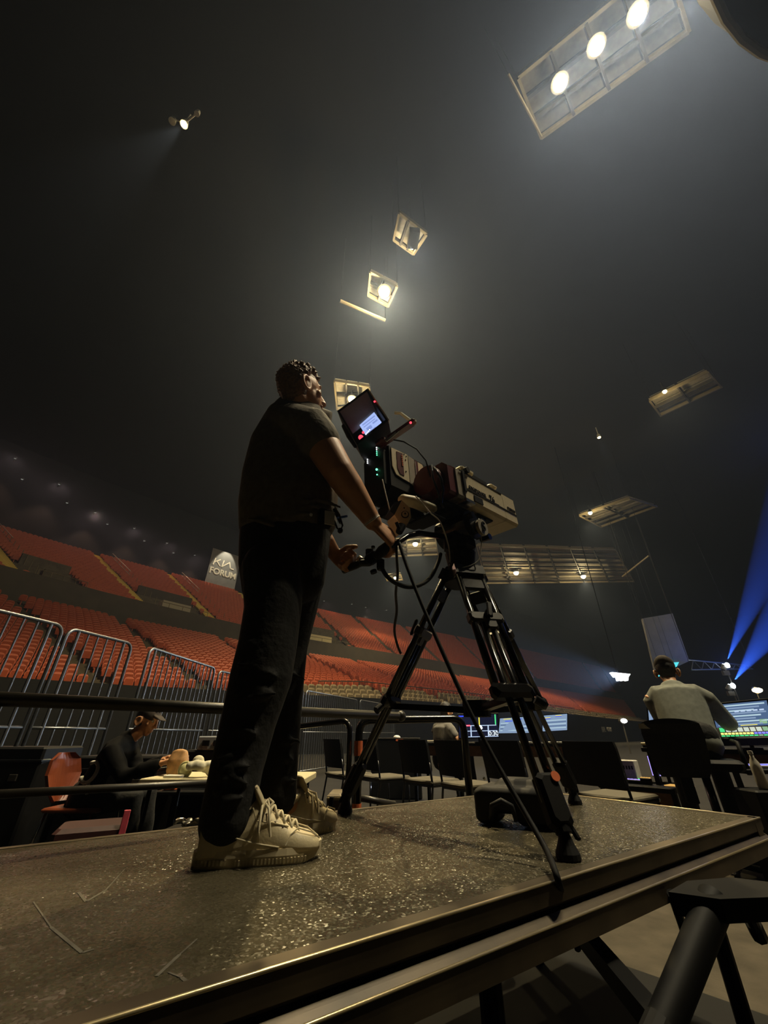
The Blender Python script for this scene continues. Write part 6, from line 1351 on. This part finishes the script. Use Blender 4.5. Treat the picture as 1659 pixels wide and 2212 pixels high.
# crumbs of lit gear on the low table
zt = .4725
def onlow(px, py=1688): p = att(px, py, 3.65 - (px - 1300) / 400); p = c3 + X3 * ((p - c3).dot(X3)) - Y3 * .08; p.z = zt; return p
for px, lab, m, sz in ((1345, 'row of violet lit buttons on the low table', 'e_violet', (.14, .05, .03)), (1372, 'orange glowing gadget on the low table', 'e_orange', (.09, .05, .05)), (1352, 'small green lit box on the low table', 'e_grn', (.04, .04, .03))):
    p = onlow(px) + (Y3 * .1 if 'green' in lab else Vector()); t = thing('lit_gadget', lab, 'gadget', p); mb = MB(); mb.cbox(p + Zv * (sz[2] / 2), sz, (X3, Y3, Zv), .006); mb.build('body', M['black'], t)
    for k_ in range(4): mb = MB(); mb.cbox(p + X3 * (sz[0] * (-.36 + .24 * k_)) + Zv * sz[2], (sz[0] * .18, sz[1] * .7, .012), (X3, Y3, Zv), .003); mb.build('button', M[m], t)
for i, (px, dx) in enumerate(((1385, 0), (1405, 0))):
    p = onlow(px) + Y3 * .18; t, S, N_, sc = screen('small_monitor', ['small dark two-pane monitor on the low table, nearer the chair back', 'small dark two-pane monitor on the low table beside the office chair'][i], [p + Zv * .22 - X3 * .045, p + Zv * .22 + X3 * .045, p + Zv * .06 + X3 * .045, p + Zv * .06 - X3 * .045], M['e_dk'], None, zt, 'monitor', .005)
    bars(S, N_, sc, [(0, 0, .08, 1), (0, .46, 1, .54), (0, .94, 1, 1), (.9, 0, .98, .45)], M['e_pale'] if i else M['e_violet'])
p = onlow(1432); mb = MB(); mb.prism([p - X3 * .09, p + X3 * .10, p + X3 * .11 + Y3 * .14, p - X3 * .08 + Y3 * .14], Zv * .006); tag(mb.build('lit_page', M['e_orange']), 'glowing orange page lying on the low table', 'page')
p = onlow(1328); t = thing('rack_case', 'small grey equipment box with switches on the low table', 'box', p + Y3 * .15); mb = MB(); mb.cbox(p + Y3 * .15 + Zv * .09, (.15, .12, .18), (X3, Y3, Zv), .006); mb.build('case', M['lgrey'], t)
for k_ in range(5): mb = MB(); mb.box(p + Y3 * .089 + X3 * (-.05 + .025 * k_) + Zv * .12, (.012, .006, .03), (X3, Y3, Zv)); mb.build('switch', M['black'], t)
# second keyboard and bottle at the right edge
p = att(1640, 1655, 2.85); t = thing('side_table', 'small black side table holding a violet lit keyboard at the right edge', 'table', Vector((p.x, p.y, 0))); mb = MB(); mb.cbox(p + Vector((.1, .12, -.03)), (.5, .36, .03), None, .006); mb.build('tabletop', M['black'], t)
for sx in (-.1, .3): mb = MB(); mb.box((p.x + sx, p.y + .12, (p.z - .045) / 2), (.03, .03, p.z - .045)); mb.build('leg', M['black'], t)
kb = thing('keyboard', 'keyboard with violet lit keys on the small side table', 'keyboard', p); mb = MB(); mb.cbox(p + Vector((.08, .08, -.006)), (.34, .13, .018), None, .004); mb.build('base', M['lgrey'], kb)
for r_ in range(3):
    for k_ in range(11): mb = MB(); mb.box(p + Vector((-.07 + k_ * .029, .035 + r_ * .04, .006)), (.022, .028, .008)); mb.build('key', M['e_bluekey'] if r_ < 2 else M['lgrey'], kb)
p = att(1652, 1705, 2.6); t = thing('water_bottle', 'clear plastic bottle standing at the right edge below the keyboard', 'bottle', p); mb = MB(); pr_ = [(.030, 0), (.033, .01), (.033, .12), (.028, .15), (.013, .18), (.013, .20)]; n = 14; V = []; F = []
for r_, z_ in pr_: V += [p + Vector((r_ * math.cos(2 * PI * k / n), r_ * math.sin(2 * PI * k / n), z_)) for k in range(n)]
for a_ in range(len(pr_) - 1): F += [(a_ * n + k, a_ * n + (k + 1) % n, (a_ + 1) * n + (k + 1) % n, (a_ + 1) * n + k) for k in range(n)]
F += [tuple(range(n - 1, -1, -1)), tuple((len(pr_) - 1) * n + k for k in range(n))]; mb.add(V, F); mb.build('bottle_body', M['cup'], t, True); mb = MB(); mb.cyl(p + Zv * .20, p + Zv * .22, .015, n=12); mb.build('cap', M['white'], t)
mb = MB(); mb.cbox(Vector((p.x, p.y + .05, p.z / 2 - .001)), (.22, .22, p.z - .002), None, .01); tag(mb.build('equipment_box', M['black']), 'black box under the clear bottle at the right edge', 'box')
# hard case with a white lamp beyond the chairs, waste bin
p = att(855, 1594, 6.4); t = thing('equipment_case', 'dark hard case with a small white dome on it, beyond the chairs', 'case', Vector((p.x, p.y, 0))); mb = MB(); mb.cbox(Vector((p.x, p.y + .25, p.z / 2)), (.8, .5, p.z), None, .02); mb.build('case_body', M['black'], t)
mb = MB(); mb.ell(Vector((p.x + .02, p.y + .1, p.z + .005)), (.06, .05, .035)); mb.build('dome', M['white'], t); mb = MB(); mb.box(Vector((p.x + .06, p.y - .002, p.z - .03)), (.12, .006, .03)); mb.build('red_label', M['otape'], t)
mb = MB(); mb.cbox(Vector((p.x, p.y - .001, p.z - .008)), (.81, .01, .02), None, .004); mb.build('lid_edge', M['pipe'], t)
p = atz(1113, 1712, .2); t = thing('waste_bin', 'grey waste bin behind the bag, between two stacking chairs', 'bin', Vector((p.x, p.y, 0))); q = aty(1110, 1675, p.y + .3); q = Vector((q.x, q.y, 0)); zt_ = aty(1110, 1672, q.y).z
mb = MB(); mb.cyl(q, q + Zv * zt_, .10, .125, 18, False); mb.cyl(q, q + Zv * .01, .10, n=18); mb.build('bin_body', M['lgrey'], t, True); mb = MB(); mb.tube([q + Vector((.126 * math.cos(a), .126 * math.sin(a), zt_)) for a in [2 * PI * k / 20 for k in range(20)]], .008, 6, True); mb.build('rim', M['white'], t, True)
p = att(690, 1690, 3.2)
p = c1 - Y1 * .25 - X1 * .75; p.z = .7825; t = thing('paper_stack', 'white papers at the left end of the long dark desk', 'papers', p)
for k_ in range(3): mb = MB(); mb.box(p + Vector((.01 * k_, .006 * k_, .004 + .006 * k_)), (.26, .18, .005), (X1, Y1, Zv)); mb.build('sheet', M['paper'], t)

# black cases stacked between the barriers and the seated person, a printer-like unit on one
for i, (x, y, wd, hh_, lab) in enumerate(((-3.35, 4.15, .9, .78, 'black road case on the floor at the left edge behind the lower pipe rail'), (-2.45, 4.45, .8, .70, 'black road case behind the orange chair'), (-1.62, 4.75, .75, .74, 'black road case behind the black jacket carrying a grey rack unit'))):
    t = thing('road_case', lab, 'case', Vector((x, y, 0))); mb = MB(); mb.cbox((x, y, hh_ / 2), (wd, .5, hh_), None, .015); mb.build('case_body', M['black'], t)
    for z in (.06, hh_ - .1): mb = MB(); mb.cbox((x, y, z), (wd + .012, .512, .02), None, .004); mb.build('edge_strip', M['blackm'], t)
    for sx in (-.3, .3): mb = MB(); mb.cbox((x + wd * sx, y - .256, hh_ * .72), (.07, .012, .05), None, .004); mb.build('latch', M['pipe'], t)
x, y = -1.55, 4.7; t = thing('rack_unit', 'blue grey rack unit on the black road case behind the cream table', 'equipment', Vector((x, y, .74))); mb = MB(); mb.cbox((x, y, .80), (.62, .4, .12), None, .01); mb.build('case', M['screen'], t)
for k_ in range(5): mb = MB(); mb.cbox((x - .22 + .11 * k_, y - .204, .80), (.07, .012, .05), None, .003); mb.build('panel', M['black'], t)
